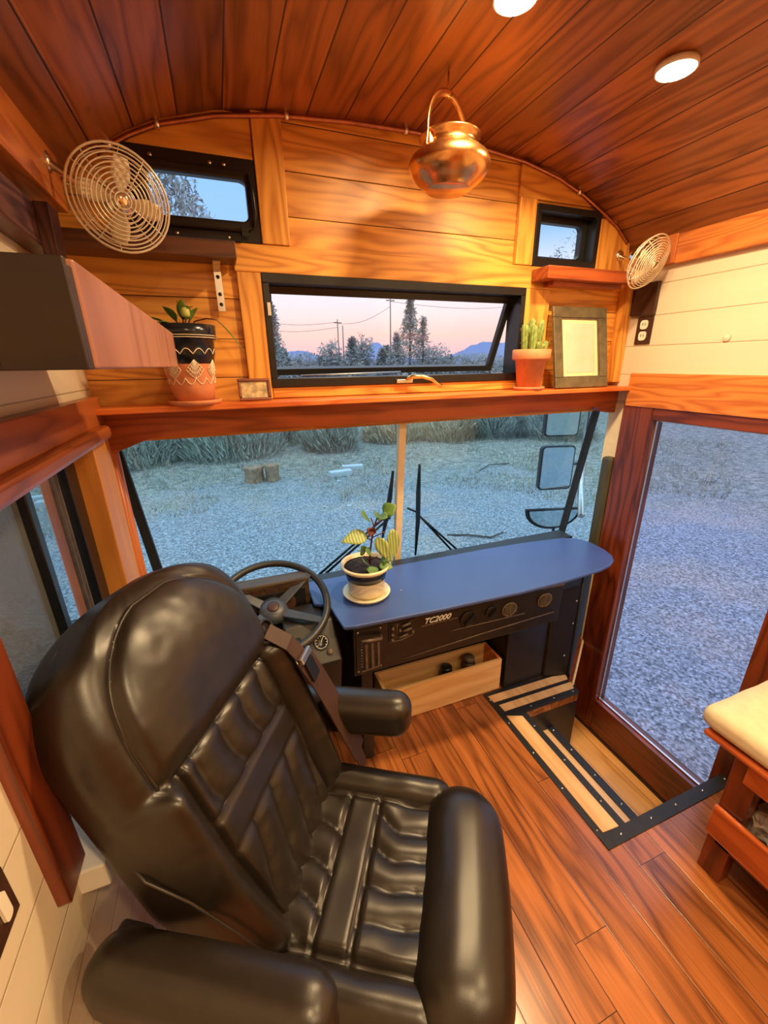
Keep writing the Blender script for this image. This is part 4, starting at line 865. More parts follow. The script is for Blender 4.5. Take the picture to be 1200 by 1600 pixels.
# --- steering wheel
c = Vector((.08, 1.43, .835)); til = R(25); nrm = Vector((0, -math.sin(til), math.cos(til)))
t = thing('steering_wheel', 'large black steering wheel with grey spokes and hub', 'steering wheel', tuple(c))
ex = Vector((1, 0, 0)); ey = nrm.cross(ex)
MB().tube([c+ex*.205*math.cos(a)+ey*.205*math.sin(a) for a in [2*PI*i/64 for i in range(64)]], .0145, 12, closed=True).build('rim', plain('wheel_rubber', (.022, .022, .022), .38, bump=.1), t)
M['greyplastic'] = plain('grey_plastic', (.045, .055, .075), .4)
for a in (R(-35), R(-145), R(35), R(145)):
    mb = MB(); d = ex*math.cos(a)+ey*math.sin(a); sd = nrm.cross(d); p0 = c-nrm*.035+d*.03; p1 = c+d*.198
    mb.prism([p0-sd*.02, p0+sd*.02, p1+sd*.013, p1-sd*.013], nrm*.010); mb.build('spoke', 'greyplastic', t, .003)
MB().lathe([(.0, -.065), (.05, -.06), (.058, -.045), (.050, -.02), (.03, -.012), (0, -.010)], c, 28, nrm).build('hub', 'greyplastic', t)
MB().lathe([(.022, 0), (.022, .004), (.016, .006), (0, .006)], c-nrm*.012, 20, nrm).build('horn_button', 'brownplate', t)
MB().tube([c-nrm*.06, c-nrm*.14], .03, 14).build('column', 'dashblack', t)

# --- plant on the dashboard
PX, PY, PZ = .455, 1.425, .800
t = thing('potted_plant', 'striped leaf begonia in ivory and black pot standing on the blue dashboard', 'plant', (PX, PY, PZ))
MB().lathe([(0, 0), (.062, 0), (.074, .010), (.078, .017), (.074, .019), (.066, .012), (0, .009)], (PX, PY, PZ), 40).build('saucer', 'ivory', t)
MB().lathe([(0, .010), (.053, .010), (.058, .022), (.060, .060), (.062, .068)], (PX, PY, PZ), 40).build('pot', wood('ribbed_ivory', (.60, .50, .33), (.78, .70, .50), 'X', 'Z', knots=0, rings=6), t)
MB().lathe([(.062, .066), (.066, .085), (.072, .101)], (PX, PY, PZ), 40).build('black_band', 'black_glaze', t)
MB().lathe([(.072, .100), (.077, .104), (.081, .110), (.079, .117), (.072, .114), (.068, .098), (0, .098)], (PX, PY, PZ), 40).build('rim', 'ivory', t)
MB().lathe([(0, .108), (.040, .107), (.073, .104)], (PX, PY, PZ), 24).build('soil', 'soil', t)
b0 = Vector((PX+.012, PY, PZ+.10))
st_ = MB(); st_.tube([b0, b0+Vector((.004, 0, .05)), b0+Vector((.01, -.004, .10)), b0+Vector((.022, 0, .14)), b0+Vector((.035, 0, .175))], [.0035, .003, .003, .0025, .002], 6)
for a_, b_ in (((.01, -.004, .09), (-.03, .0, .115)), ((.012, -.004, .10), (.05, -.02, .12)), ((.022, 0, .14), (.045, .0, .15)), ((.02, 0, .13), (.01, .0, .165)), ((.0, 0, .02), (-.02, -.01, .045)), ((.0, 0, .02), (.02, -.02, .04))): st_.tube([b0+Vector(a_), b0+Vector(b_)], .0018, 5)
st_.build('stems', 'leafred', t)
ap = MB()
leaf(ap, b0+Vector((-.012, -.02, .118)), (-1, -.1, .0), .082, .052, .15, up=(0, -.6, .8), pw=.7); leaf(ap, b0+Vector((.02, -.02, .105)), (.35, -.35, -.75), .095, .042, .05, up=(-.3, -.9, .2), pw=.7); leaf(ap, b0+Vector((.072, -.02, .125)), (.0, -.15, -1), .10, .040, .0, up=(0, -1, .1), pw=.7)
thin(ap.build('striped_leaves', 'veined', t))
gr = MB()
for p_, d_, l_, w_ in (((.0, 0, .165), (-.5, -.5, .5), .046, .048), ((.04, 0, .165), (-.4, -.5, .3), .04, .045), ((.05, 0, .172), (.7, -.3, .6), .055, .05), ((.03, -.01, .168), (.3, -.6, .2), .042, .04),
                       ((-.02, -.03, .03), (-.3, -.6, .5), .04, .034), ((-.005, -.04, .02), (-.2, -.8, -.1), .045, .036), ((.02, -.04, .02), (.7, -.5, .0), .046, .036), ((-.02, -.01, .05), (-.2, -.3, .8), .045, .034), ((.0, -.02, .055), (-.5, -.3, .6), .035, .03), ((.03, -.03, .03), (.4, -.5, .5), .036, .03)):
    leaf(gr, b0+Vector(p_), d_, l_, w_, .2, up=(0, -.6, .8))
thin(gr.build('green_leaves', 'leaf', t))
rl = MB(); leaf(rl, b0+Vector((.005, -.02, .14)), (-.3, -.4, -.5), .03, .03, .1, up=(0, -1, .2)); leaf(rl, b0+Vector((.0, -.02, .12)), (.2, -.4, .6), .03, .026, .1, up=(0, -1, .2)); thin(rl.build('dark_leaves', 'leafred', t))

t.scale = (1.27, 1.27, 1.27)
# --- open pine drawer under the dash
t = thing('pine_storage_box', 'open topped pale pine box on the floor under the dashboard', 'box', (.88, 1.58, 0))
def bp_(x, y, z): return (x, y, z)
MB().box(.548, 1.222, 1.475, 1.491, .004, .200).build('front_board', 'paleX', t, .002)
MB().box(.548, 1.222, 1.620, 1.634, .004, .200).build('back_board', 'paleX', t, .001)
MB().box(.548, .563, 1.491, 1.620, .004, .200).build('left_board', 'paleX', t, .001)
MB().box(1.207, 1.222, 1.491, 1.620, .004, .200).build('right_board', M['shelf'], t, .001)
MB().box(.563, 1.207, 1.491, 1.620, .006, .016).build('bottom_board', 'paleX', t)
for k, (x, y, lab) in enumerate(((.935, 1.565, 'small dark jar standing in the pine box, the left one'), (1.075, 1.568, 'small dark canister in the pine box, the right one'))):
    tt = thing('small_jar', lab, 'jar', (x, y, .018), group='dark jars in the pine box')
    MB().lathe([(0, 0), (.033, 0), (.035, .01), (.035, .115+.02*k), (.028, .125+.02*k)], (x, y, .018), 24).build('body', 'brownplate', tt)
    MB().lathe([(.030, 0), (.031, .025), (.027, .03), (0, .03)], (x, y, .143+.02*k), 24).build('lid', 'dashedge' if k else 'blackmetal', tt)

# --- door operator cover and cream post by the door
o = MB().box(XR-.042, XR+.02, 1.505, 1.565, .65, 1.235).build('door_operator_cover', wood('olive_cover', (.05, .045, .022), (.07, .062, .03), 'Z', 'Y', knots=0, rough=.5), bevel=.012); tag(o, 'tall dark olive padded cover beside the entry door post', 'cover')
trim(MB().box(XR-.005, XR+.04, 1.505, 1.60, 1.20, 1.50), 'cream', 'cream painted pillar above the olive cover')
trim(MB().box(XR-.03, XR-.02, 1.50, 1.512, .12, .64), 'cream', 'thin cream edge strip below the blue dashboard end')
trim(MB().box(XR-.04, XR+.06, 1.566, 1.70, -.45, .66), 'dashblack', 'black corner pillar beside the entry door')

# ------------------------------------------------------------------ bench with cushion at right
t = thing('bench', 'red brown wooden bench frame along the right wall', 'bench', (1.6, -.1, 0))
MB().box(1.372, 1.425, .44, .51, 0, .53).build('leg', M['mahog'], t, .003)
MB().box(1.372, 1.425, -.95, -.88, 0, .53).build('leg', M['mahog'], t, .003)
MB().box(1.79, 1.832, .44, .51, 0, .53).build('leg', M['mahog'], t, .003)
MB().box(1.352, 1.372, -.95, .515, .175, .306).build('lower_rail', 'bench', t, .012, seg=3)
MB().box(1.356, 1.372, -.95, .47, .455, .53).build('upper_rail', 'bench', t, .004)
MB().box(1.425, 1.79, .485, .505, .10, .53).build('end_panel', M['mahogX'], t)
MB().box(1.372, 1.835, -.95, .485, .15, .17).build('lower_shelf', 'mahogY', t)
MB().box(1.345, 1.835, -.96, .60, .53, .552).build('seat_board', 'bench', t, .009, seg=3)
mb = MB(); mb.rbox(.245, .79, .042, .035, 24, fn=lambda p: (p.x, p.y, p.z + (.004*math.sin(p.y*30) if p.z > 0 else 0) - .002*math.sin(p.x*40)), c=(1.590, -.165, .595))
o = mb.build('bench_cushion', 'cushion'); tag(o, 'cream canvas cushion lying on the wooden bench', 'cushion')
mb = MB(); random.seed(3)
mb.rbox(.10, .13, .085, .06, 14, fn=lambda p: p + Vector((noise.noise(p*38), noise.noise(p*38+Vector((5, 1, 2))), noise.noise(p*38+Vector((9, 4, 7)))))*.028, c=(1.50, .32, .262))
for f_ in range(len(mb.smooth)): mb.smooth[f_] = False
o = mb.build('plastic_bag', 'plastic'); tag(o, 'crumpled clear plastic bag on the lower bench shelf', 'bag')

# ------------------------------------------------------------------ driver seat
TH = math.atan2(-.52, .85); SC = Vector((.19, .68, 0)) + Vector((-.52*-1, .85, 0)).normalized()*-.035
t = thing('driver_chair', 'large black leather driver chair with armrests and seat belt', 'chair', tuple(SC), TH)
def fold_bump(p, s_axis, freq, amp, seed):
    return amp*(noise.noise(Vector((p[0]*freq, p[1]*freq*.6, seed)))*.6)
# pedestal
mb = MB(); mb.rbox(.17, .17, .14, .03, 6, c=(-.02, 0, .145)); mb.build('pedestal', 'dashblack', t, local=True)
mb = MB(); mb.rbox(.23, .24, .05, .03, 8, c=(.0, 0, .315)); mb.build('seat_pan', 'dashblack', t, local=True)
# seat cushion: centre insert + side bolsters
def seatfn(p):
    x, y, z = p
    if z > 0:
        k = max(0, 1-(abs(y)/.19)**6); edge = min(1, max(0, (abs(y)-.17)/.05))
        z += .030*math.exp(-((abs(y)-.225)/.045)**2)             # bolster roll
        z -= .022*math.exp(-((abs(y)-.175)/.010)**2)             # seam
        if abs(y) < .172:
            # band across the width at x in [-.045,.03]; pleats elsewhere
            z -= .014*math.exp(-((x+.050)/.006)**2) + .014*math.exp(-((x-.035)/.006)**2)
            if not (-.044 < x < .029):
                k = abs(math.sin(PI*(y/.078+.3+.3*math.sin(x*14)+.5*noise.noise(Vector((x*9, y*4, 2)))))); z += .015*k**.5-.006
            else: z += .010
        z += .003*noise.noise(Vector((x*14, y*14, 3)))
    return (x, y, z)
mb = MB(); mb.rbox(.235, .285, .075, .05, 84, fn=seatfn, c=(-.02, 0, .445)); sc_ = mb.build('seat_cushion', 'leather', t, local=True)
mb = MB(); mb.tube([(-.035+0, y, .527-abs(y)*.03) for y in [-.165+.33*i/10 for i in range(11)]][:0] + [(.008, y, .528) for y in [-.165+.33*i/10 for i in range(11)]], .0022, 6); mb.build('piping', 'piping', sc_, local=True)
# front roll
def rollfn(p):
    x, y, z = p; s_ = 1-.18*max(0, (abs(y)-.12)/.15)**2
    return (x*s_ + .008*math.cos(y*8), y, z*s_ + .003*noise.noise(Vector((x*9, y*9, 1))))
mb = MB(); mb.rbox(.102, .262, .118, .094, 30, fn=rollfn, c=(.250, -.015, .482)); mb.build('front_bolster', 'leather', t, local=True)
# backrest (leans back)
BL = R(21); bu = Vector((-math.sin(BL), 0, math.cos(BL))); bn = Vector((math.cos(BL), 0, math.sin(BL))); B0 = Vector((-.135, 0, .50)) - bn*.085 - bu*.04
HT = .875
def halfw(s_):   # half width along the height of the back
    if s_ < .30: return .232+.046*s_/.30
    if s_ < .60: return .278
    q_ = (s_-.60)/(HT-.60); return max(.02, .278*(max(0, 1-q_**2.9))**(1/2.9))
def backpt(u, s_, d): return B0 + bu*s_ + Vector((0, 1, 0))*(u+.020) + bn*d
def pan(s_): return .78*(1-min(.995, max(0, (s_-.60)/.25))**3.0)**(1/3.0)
def thick(s_): return 1-.38*max(0, (s_-.66)/.20)**2
HS = .545
def backfn(p):
    x, y, z = p; s_ = max(0, min(HT, z+HT/2)); hw = halfw(s_); u = y/.278*hw; d = x*thick(s_)
    if x < 0: d -= .022*max(0, 1-(y/.278)**2)*(1-abs(2*s_/HT-1)**2)
    if x > 0:
        a = abs(y)/.278; d_in = d
        if s_ > HS:
            f_ = min(1, (s_-HS)/.05); pb_ = max(.05, pan(s_)); cu = max(0, 1-(a/pb_)**5) if s_ < .845 else 0
            d += .038*math.sqrt(max(0, f_))*math.sqrt(cu)*max(0, 1-.9*max(0, (s_-.66)/.20)**2)
            d -= .006*math.exp(-((a-pb_)/.03)**2)*(1 if s_ < .83 else 0)
        else:
            d -= .020*math.exp(-((s_-HS+.003)/.009)**2)
            if a < .60:
                d -= .012*math.exp(-((s_-.390)/.005)**2) + .012*math.exp(-((s_-.302)/.005)**2)
                if s_ > .395 or s_ < .297:
                    ph = y/.088+.35+.25*math.sin(s_*16)+.35*noise.noise(Vector((s_*7, y*3, 5))); k = abs(math.sin(PI*ph))
                    d += (.016*k**.45-.010)*min(1, abs(s_-.346)/.07)
                else: d += .003
            d -= .020*math.exp(-((a-.625)/.032)**2)
            if a > .63: d += .046*math.exp(-((a-.82)/.13)**2)*min(1, s_/.1)
        d = d_in + (d-d_in)*min(1, x/.05)
        d += .003*noise.noise(Vector((s_*10, y*10, 8)))+.0012*noise.noise(Vector((s_*40, y*25, 2)))
    return backpt(u, s_, d)
mb = MB(); mb.rbox(.092, .278, HT/2, .075, 110, fn=backfn); bk = mb.build('backrest', 'leather', t, local=True)
def edge_d(s_): return .085*thick(s_)
ss = [HS+(.847-HS)*(1-(1-k/30)**2) for k in range(31)]
left = [(-pan(s_)*halfw(s_), s_) for s_ in ss]; right = [(pan(s_)*halfw(s_), s_) for s_ in reversed(ss)]; topa = []
pl = [backpt(u, s_, edge_d(s_)+.001) for u, s_ in left+topa+right]
mb = MB(); mb.tube(pl, .0032, 8); mb.build('head_piping', 'piping', bk, local=True)
for s_, uw in ((HS-.002, .205), (.390, .158), (.302, .152)):
    mb = MB(); mb.tube([backpt(-uw+2*uw*i/14, s_, .082) for i in range(15)], .0024, 6); mb.build('cross_seam', 'piping', bk, local=True)
mb = MB(); mb.tube([backpt(-.262, .47, -.02), backpt(-.284, .42, .03), backpt(-.272, .34, .075), backpt(-.255, .22, .10), backpt(-.235, .10, .11)], .003, 8); mb.build('side_seam', 'piping', bk, local=True)
# belt guide ring in the far shoulder and the strap
rc = backpt(.205, .585, .112); mb = MB(); mb.tube([rc + Vector((0, 1, 0))*.034*math.cos(a)+bu*.030*math.sin(a) for a in [2*PI*i/28 for i in range(28)]], .0045, 8, closed=True); mb.lathe([(.034, 0), (0, .001)], rc-bn*.002, 24, bn); mb.build('belt_guide', 'leather', t, local=True)
def strap(mb, P_, wdir, w_, th=.0016):
    P_ = [Vector(p) for p in P_]; vs = []
    for i, p in enumerate(P_):
        w__ = Vector(wdir[i] if isinstance(wdir, list) else wdir).normalized()*w_/2; tg = (P_[min(i+1, len(P_)-1)]-P_[max(0, i-1)]).normalized(); nn = w__.cross(tg).normalized()*th
        vs += [p-w__-nn, p+w__-nn, p+w__+nn, p-w__+nn]
    fs = [(i*4+k, i*4+(k+1) % 4, (i+1)*4+(k+1) % 4, (i+1)*4+k) for i in range(len(P_)-1) for k in range(4)]
    fs += [(0, 3, 2, 1), tuple((len(P_)-1)*4+k for k in range(4))]; mb.add(vs, fs)
sp0 = rc+bn*.004; sp1 = backpt(.222, .475, .165); sp2 = backpt(.245, .32, .165); sp3 = Vector((-.075, .272, .575)); sp4 = Vector((-.06, .282, .50))
mb = MB(); strap(mb, [sp0, (sp0+sp1)/2+bn*.014, sp1, (sp1+sp2)/2, sp2, (sp2+sp3)/2, sp3, sp4], [(0, .9, .3)]*3+[(.1, .95, .0)]*5, .046); mb.build('seat_belt', 'belt', t, local=True)
mb = MB(); strap(mb, [sp1+bn*.006, (sp1+sp2)/2+bn*.008, sp2+bn*.006, (sp2+sp3)/2+bn*.006, sp3+bn*.006], [(.05, 1, 0)]*5, .078, .002); mb.build('belt_sleeve', 'belt', t, local=True)
mb = MB(); bc = sp1+bn*.012; mb.obox(bc, (0, .032, 0), bn*.006, (bu*.010)); mb.build('belt_slide', 'steel', t, .003, local=True)
mb = MB(); mb.obox(sp1+bn*.014-bu*.045, (0, .022, 0), bn*.004, bu*.03); mb.build('belt_tag', 'blackmetal', t, .002, local=True)
# armrests
def arm(label, y0, z0=.665, x0=-.175, ln=.245, pitch=0.0):
    def fn(p):
        x, y, z = p; s_ = 1-.10*max(0, -x/ln); z2 = z*s_ + .018*(x/ln) ; 
        return (x, y*(1-.08*(x/ln)**2), z2 + pitch*x)
    mb = MB(); mb.rbox(ln, .055, .068, .050, 26, fn=fn, c=(x0, y0, z0)); a_ = mb.build('armrest', 'leather', t, local=True)
    mb = MB(); zz = z0+.045
    mb.tube([(x0-ln*.8+ln*1.65*i/20, y0-.040*(1 if y0 < 0 else -1)*-1, z0+.040+.018*((-.8+1.65*i/20))+pitch*(-ln*.8+ln*1.65*i/20)) for i in range(21)], .0018, 6); mb.build('arm_stitching', 'piping', a_, local=True)
    mb = MB(); mb.rbox(.035, .015, .06, .012, 6, c=(x0-ln+.05, y0-.045*(1 if y0 > 0 else -1), z0-.04)); mb.build('arm_pivot', 'dashblack', a_, local=True)
arm('far', .315, .685, -.150, .235); arm('near', -.330, .712, -.178, .225)
mb = MB(); mb.box(-.02, .02, .27, .30, .38, .44); mb.build('belt_anchor', 'blackmetal', t, local=True)

# ================================================================== OUTSIDE
g = MB(); n = 60; vs = []
def gz(x, y): return -.80 + (.05*noise.noise(Vector((x*.25, y*.25, 0))) if math.hypot(x, y) > 3.5 else .0)
rads = [.5 + 500*(i/40)**2.4 for i in range(41)]
vs = [(0, 0, -.80)]
for r_ in rads:
    for k in range(72):
        a = 2*PI*k/72; x, y = r_*math.cos(a), r_*math.sin(a); vs.append((x, y, gz(x, y)))
fs = [(0, 1+k, 1+(k+1) % 72) for k in range(72)] + [(1+i*72+k, 1+(i+1)*72+k, 1+(i+1)*72+(k+1) % 72, 1+i*72+(k+1) % 72) for i in range(40) for k in range(72)]
g.add(vs, fs, True); struct(g.build('ground', 'gravel'), 'frosty blue grey gravel yard outside')
# mountains
mb = MB()
def ridge(mb, a0, a1, dist, fn_, n=60):
    vs = []
    for i in range(n+1):
        a = R(a0+(a1-a0)*i/n); x, y = dist*math.sin(a), dist*math.cos(a); h_ = fn_(i/n)
        vs += [(x, y, -5), (x, y, h_), (x*1.15, y*1.15, -5)]
    fs = []
    for i in range(n): fs += [(i*3, i*3+3, i*3+4, i*3+1), (i*3+1, i*3+4, i*3+5, i*3+2)]
    mb.add(vs, fs, True)
def mtn(u):
    a = 5+45*u
    h_ = 5+14*math.exp(-((a-19.9)/1.6)**2) + 5*math.exp(-((a-22.6)/1.2)**2) + 12*math.exp(-((a-33.5)/3.2)**2)+ 8*math.exp(-((a-10)/3)**2)+10*math.exp(-((a-38)/2.5)**2)
    return h_+1.2*noise.noise(Vector((a*1.3, 0, 0)))
ridge(mb, 5, 50, 380, mtn, 120); struct(mb.build('distant_mountains', 'mount'), 'blue mountain ridge on the horizon')

def foliage(mb, c, rx, rz, n, size, shape='cone', flat=0):
    for i in range(n):
        if shape == 'cone':
            s_ = random.random()**.8; rr = rx*(1-s_)*(.5+.5*abs(math.sin(s_*25)))+.04; a = random.uniform(0, 2*PI); q_ = rr*math.sqrt(random.random()); p = Vector((c[0]+q_*math.cos(a), c[1]+q_*math.sin(a), c[2]+s_*rz))
        else:
            while True:
                v = Vector([random.uniform(-1, 1) for _ in range(3)])
                if v.length < 1: break
            k = 1+.3*noise.noise(v*2.2+Vector(c)); p = Vector((c[0]+v.x*rx*k, c[1]+v.y*rx*k, c[2]+(v.z*.5+.5)*rz*k))
        d = Vector([random.gauss(0, 1) for _ in range(3)]).normalized(); e_ = d.orthogonal().normalized(); s2 = size*random.uniform(.5, 1.3)
        mb.add([p, p+d*s2, p+d*s2*.7+e_*s2*.28], [(0, 1, 2)])
def tree(name, label, x, y, h_, rx, n, size, shape, mat='juniper', trunk_h=.3, group=None, base=-.8):
    t = thing(name, label, 'tree', (x, y, base), group=group)
    mb = MB(); mb.tube([(x, y, base-.1), (x+.05*h_*.1, y, base+h_*.5), (x, y, base+h_*.98)], [h_*.022+.03, h_*.012+.02, .01], 7); mb.build('trunk', 'bark', t)
    mb = MB(); foliage(mb, (x, y, base+h_*trunk_h*.5), rx, h_*(1-trunk_h*.5), n, size, shape); mb.build('crown', mat, t)
random.seed(11)
tree('juniper_tree', 'tall thin conifer standing above the others, seen through the wide window', 20.3, 45, 9.2, 2.9, 3000, .44, 'cone', group=None)
tree('juniper_tree', 'slim conifer close to the right of the tallest conifer', 21.9, 45, 7.2, 2.0, 1500, .40, 'cone')
tree('juniper_tree', 'low bushy conifer left of the tallest conifer', 18.3, 44, 5.4, 2.0, 2200, .40, 'cone')
tree('juniper_tree', 'conifer at the left edge of the wide window view', 5.0, 40, 7.2, 1.5, 1600, .42, 'cone')
tree('juniper_tree', 'large frosty tree seen through the left vent window', -1.9, 15, 8.5, 2.6, 9000, .26, 'ball', trunk_h=.55)
tree('juniper_tree', 'frosty tree seen through the small right window', 15.6, 15.5, 7.6, 2.1, 6000, .26, 'ball', trunk_h=.35)
row = [(6.8, 48, 3.6, 2.2), (9.6, 50, 3.2, 2.4), (12.3, 49, 4.4, 1.6), (14.2, 47, 4.8, 2.0), (16.3, 50, 5.2, 1.4), (23.8, 46, 4.0, 1.9), (26.4, 47, 2.9, 2.4), (29.6, 48, 3.2, 2.2), (33.0, 48, 3.4, 2.4), (36.2, 46, 4.4, 2.0), (39.6, 47, 4.2, 2.6), (43.5, 47, 4.4, 2.2), (20.2, 52, 4.2, 2.6), (7.5, 58, 3.5, 3.2), (47.5, 47, 4.6, 2.8), (17.4, 46, 3.6, 2.0)]
for i, (x, y, h_, rx) in enumerate(row):
    tree('bushy_tree', 'low frosty bushy tree in the far row behind the yard', x, y, h_+.3, rx*1.12, 2600, .46, 'ball' if i % 3 else 'cone', trunk_h=.1, group='far row of bushy trees')
# bushes near the yard edge
def bush(name, label, x, y, rx, h_, n, size, mat, group=None):
    t = thing(name, label, 'bush', (x, y, -.8), group=group)
    mb = MB()
    for k in range(14):
        a = random.uniform(0, 2*PI); mb.tube([(x, y, -.85), (x+.5*rx*math.cos(a), y+.5*rx*math.sin(a), -.8+h_*.5), (x+.8*rx*math.cos(a), y+.8*rx*math.sin(a), -.8+h_*.85)], [.025, .015, .006], 5)
    mb.build('stems', 'bark', t)
    mb = MB()
    for i in range(n):   # thin upright blades
        a = random.uniform(0, 2*PI); q_ = rx*math.sqrt(random.random()); z0 = random.uniform(0, h_*.8)*(1-.5*(q_/rx)**2); p = Vector((x+q_*math.cos(a), y+q_*math.sin(a), -.82+z0))
        d = Vector((math.cos(a)*.45+random.gauss(0, .3), math.sin(a)*.45+random.gauss(0, .3), 1)).normalized(); s2 = size*random.uniform(.5, 1.3); e_ = d.orthogonal().normalized()*s2*.07
        mb.add([p-e_, p+e_, p+d*s2], [(0, 1, 2)])
    mb.build('foliage', mat, t)
bush('sagebrush', 'wide grey green bush at the left edge of the windshield view', -2.6, 13.2, 1.5, 1.5, 4500, .34, 'sage')
bush('sagebrush', 'grey green bush behind the stump, left part of the windshield', .1, 13.2, 1.5, 1.5, 4500, .34, 'sage')
bush('sagebrush', 'grey bush just left of the windshield mullion top', 3.0, 12.6, .85, 1.3, 2600, .32, 'sage')
bush('rabbitbrush', 'straw coloured dry bush right of the mullion top', 5.3, 13.4, .95, 1.2, 3200, .30, 'tan', 'straw coloured bushes')
bush('rabbitbrush', 'straw coloured dry bush left of the dark bush', 7.3, 12.8, 1.05, 1.2, 3400, .30, 'tan', 'straw coloured bushes')
bush('sagebrush', 'dark bush between the dry bush and the side mirrors', 9.0, 12.6, 1.1, 1.5, 3400, .34, 'sage')
bush('sagebrush', 'grey bush farthest right behind the side mirrors', 10.9, 11.6, 1.3, 1.5, 3600, .34, 'sage')
bush('sagebrush', 'small grey tuft in the gap between the two left bushes and the mullion', 1.9, 14.5, .9, 1.1, 1800, .30, 'sage')
# grass litter (uncountable)
mb = MB()
for i in range(22000):
    a = R(random.uniform(-22, 62)); d_ = random.uniform(7.6, 17)
    x, y = d_*math.sin(a), d_*math.cos(a)
    if noise.noise(Vector((x*.6, y*.6, 1))) < -.15+ (10.5-d_)*.12: continue
    p = Vector((x, y, gz(x, y)-.02)); dd = Vector((random.gauss(0, .5), random.gauss(0, .5), 1)).normalized()*random.uniform(.05, .20); e_ = Vector((random.uniform(-1, 1), random.uniform(-1, 1), 0)).normalized()*.012
    mb.add([p-e_, p+e_, p+dd], [(0, 1, 2)])
o = mb.build('dry_grass', 'drygrass'); o['kind'] = 'stuff'; tag(o, 'short dry frosty grass scattered on the yard', 'grass')
# stump pair
for k, (x, y, r_, h_, lab) in enumerate(((.47, 9.6, .20, .34, 'cut tree stump on the gravel, the left one of two'), (.86, 9.5, .15, .38, 'narrower cut tree stump touching the left stump'))):
    mb = MB(); vs = []; sg = 24
    prof = [(1.15, -.05), (1.0, .08), (.95, .2), (1.08, h_*.92), (1.05, h_), (.0, h_-.015)]
    for i, (q_, z) in enumerate(prof):
        for j in range(sg):
            a = 2*PI*j/sg; rr = r_*q_*(1+.10*math.sin(3*a+k)+.06*math.sin(7*a)); vs.append((x+rr*math.cos(a), y+rr*math.sin(a), -.8+z))
    mb.add(vs, [(i*sg+j, i*sg+(j+1) % sg, (i+1)*sg+(j+1) % sg, (i+1)*sg+j) for i in range(len(prof)-1) for j in range(sg)], True)
    o = mb.build('tree_stump', 'stump'); tag(o, lab, 'stump')
for (x, y, sx, sy, sz, rz, lab) in ((2.40, 9.25, .27, .10, .07, .1, 'pale stone slab lying on the gravel, the nearer one'), (2.85, 9.75, .26, .09, .06, -.2, 'pale stone slab lying just behind the nearer slab')):
    mb = MB(); mb.obox((x, y, -.8+sz), (sx*math.cos(rz), sx*math.sin(rz), 0), (-sy*math.sin(rz), sy*math.cos(rz), 0), (0, 0, sz)); o = mb.build('stone_slab', 'stone', bevel=.02); tag(o, lab, 'stone')
for (x, y, rr, lab) in ((2.22, 8.75, .045, 'small white stone in front of the slabs'), (1.95, 7.0, .04, 'tiny white pebble on open gravel left of the mullion')):
    mb = MB(); mb.rbox(rr, rr*.8, rr*.7, rr*.5, 5, c=(x, y, -.78)); o = mb.build('white_stone', 'stone'); tag(o, lab, 'stone')
for i, (pts_, lab) in enumerate((([(2.95, 5.1, -.78), (3.2, 4.95, -.76), (3.5, 4.75, -.77), (3.75, 4.8, -.75)], 'thin fallen twig on the gravel left of the round mirror'), ([(4.1, 3.65, -.77), (4.35, 3.5, -.75), (4.55, 3.3, -.77)], 'thin fallen twig seen beside the olive cover'), ([(5.6, 8.3, -.78), (6.1, 8.6, -.74), (6.7, 8.6, -.76)], 'fallen branch in front of the straw bushes'))):
    o = MB().tube(pts_, .014, 6).build('twig', 'bark'); tag(o, lab, 'twig')
# utility poles and wires
for (x, y, h_, lab) in ((24.0*.78, 60*.78, 8.6, 'tall utility pole behind the tallest conifer'), (16.2*.9, 60*.9, 6.9, 'shorter utility pole left of the conifers'), (16.9*.9, 60*.9, 6.2, 'thin pole beside the shorter utility pole')):
    t = thing('utility_pole', lab, 'pole', (x, y, -.8)); MB().tube([(x, y, -.9), (x, y, h_)], [.10, .06], 8).build('post', 'pole', t)
    if h_ > 6.5: MB().box(x-.5, x+.5, y-.04, y+.04, h_-.45, h_-.35).build('crossarm', 'pole', t)
for i, (p0, p1, lab) in enumerate((((18.7, 46.8, 8.1), (46, 52, 10.0), 'upper power line right of the tall pole'), ((14.6, 54, 6.6), (2, 60, 8.3), 'power line left of the shorter pole'), ((18.7, 46.8, 7.6), (14.6, 54, 6.4), 'power line between the two poles'), ((14.6, 54, 6.0), (2, 62, 7.4), 'lower power line left of the shorter pole'))):
    a_, b_ = Vector(p0), Vector(p1); pl = [a_.lerp(b_, k/12)+Vector((0, 0, -1.2*math.sin(PI*k/12)*(.5 if i == 2 else .8))) for k in range(13)]
    o = MB().tube(pl, .022, 5).build('power_line', 'pole'); tag(o, lab, 'wire')

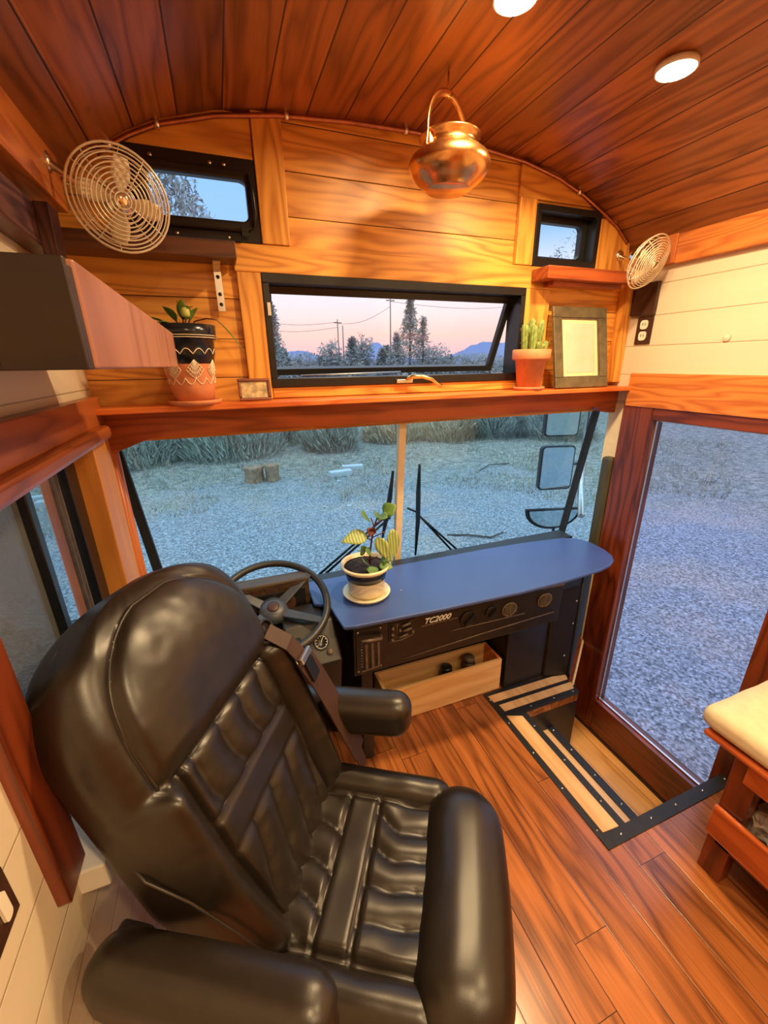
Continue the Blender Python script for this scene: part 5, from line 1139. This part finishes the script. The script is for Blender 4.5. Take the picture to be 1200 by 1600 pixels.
# --- wipers on the windshield
def wiper(label, blade, arms, pivot):
    t = thing('windshield_wiper', label, 'wiper', pivot[0])
    MB().tube(blade, [.006]+[.012]*(len(blade)-2)+[.005], 6).build('blade', 'rubber', t)
    for a_ in arms: MB().tube(a_, .006, 6).build('arm', 'blackmetal', t)
    MB().lathe([(.022, 0), (.022, .03), (0, .032)], pivot[0], 14, (0, 1, 0)).build('pivot', 'blackmetal', t)
def wp(x, z, d=.03): return Vector((x, wy(z)+d, z))
k_ = 1.78/1.84
wiper('wiper with a steep blade left of the mullion', [wp(.70, 1.23), wp(.69, 1.10), wp(.675, .98), wp(.66, .88)], [[wp(.30, .69, .05), wp(.69, 1.0, .045)], [wp(.335, .69, .05), wp(.705, .985, .045)]], [wp(.31, .68, .02)])
wiper('wiper with an upright blade right of the mullion', [wp(.835, 1.25), wp(.84, 1.1), wp(.85, .95), wp(.852, .74)], [[wp(1.10, .70, .05), wp(.84, .995, .045), wp(.795, 1.02, .045)], [wp(1.135, .70, .05), wp(.85, .98, .045)]], [wp(1.12, .69, .02)])

# --- outside mirrors
def rr_prism(mb, c, ax, az, nrm, hw, hh, r, th):
    c, ax, az, nrm = Vector(c), Vector(ax).normalized(), Vector(az).normalized(), Vector(nrm).normalized()
    mb.prism([c+ax*x+az*z for x, z in rrect(-hw, hw, -hh, hh, r)], nrm*th)
mn = Vector((-.27, -.963, 0)).normalized(); max_ = Vector((.963, -.27, 0))
t = thing('mirror_arm', 'pale tubular arm carrying the outside mirrors', 'mirror arm', (2.45, 2.25, .6))
MB().tube([(2.08, 1.92, 1.75), (2.35, 2.2, 1.70), (2.45, 2.3, 1.55), (2.46, 2.3, 1.0), (2.42, 2.25, .82), (2.2, 2.0, .70)], .022, 10).build('tube', 'steel', t)
mb = MB(); mb.tube([(2.46, 2.3, 1.42), (2.25, 2.32, 1.40)], .012, 8); mb.tube([(2.46, 2.3, .98), (2.25, 2.32, .98)], .012, 8); mb.build('crosspiece', 'mirrorback', t)
for (z, hh, lab) in ((.965, .165, 'rectangular outside mirror, lower of the pair beyond the windshield'), (1.36, .165, 'rectangular outside mirror, upper of the pair under the header')):
    t = thing('side_mirror', lab, 'mirror', (2.22, 2.3, z), group='outside mirrors')
    mb = MB(); rr_prism(mb, (2.22, 2.30, z), max_, (0, 0, 1), -mn, .128, hh, .03, .04); mb.build('housing', 'mirrorback', t, .005)
    mb = MB(); rr_prism(mb, Vector((2.22, 2.30, z))+mn*.003, max_, (0, 0, 1), -mn, .115, hh-.012, .024, .003); mb.build('mirror_face', 'mirror', t)
t = thing('convex_mirror', 'half round convex mirror on a stalk beyond the right windshield pane', 'mirror', (2.2, 2.3, .45))
cc = Vector((2.22, 2.28, .655)); hp_ = [cc+max_*.21*math.cos(a)+Vector((0, 0, 1))*.15*math.sin(a) for a in [PI+PI*i/20 for i in range(21)]]
MB().prism(hp_, -mn*.03).build('housing', 'mirrorback', t, .004)
MB().tube(hp_, .010, 8, closed=True).build('rim', 'rubber', t)
MB().prism([cc+mn*.008+max_*.19*math.cos(a)+Vector((0, 0, 1))*(.13*math.sin(a)-.008) for a in [PI+PI*i/20 for i in range(21)]], mn*.004).build('mirror_face', 'mirror', t)
MB().tube([(2.26, 2.30, .52), (2.28, 2.29, .30), (2.1, 2.0, .12), (1.78, 1.85, .08)], .012, 8).build('stalk', 'mirrorback', t)

for o in list(bpy.data.objects):
    if '_o' in o: del o['_o']
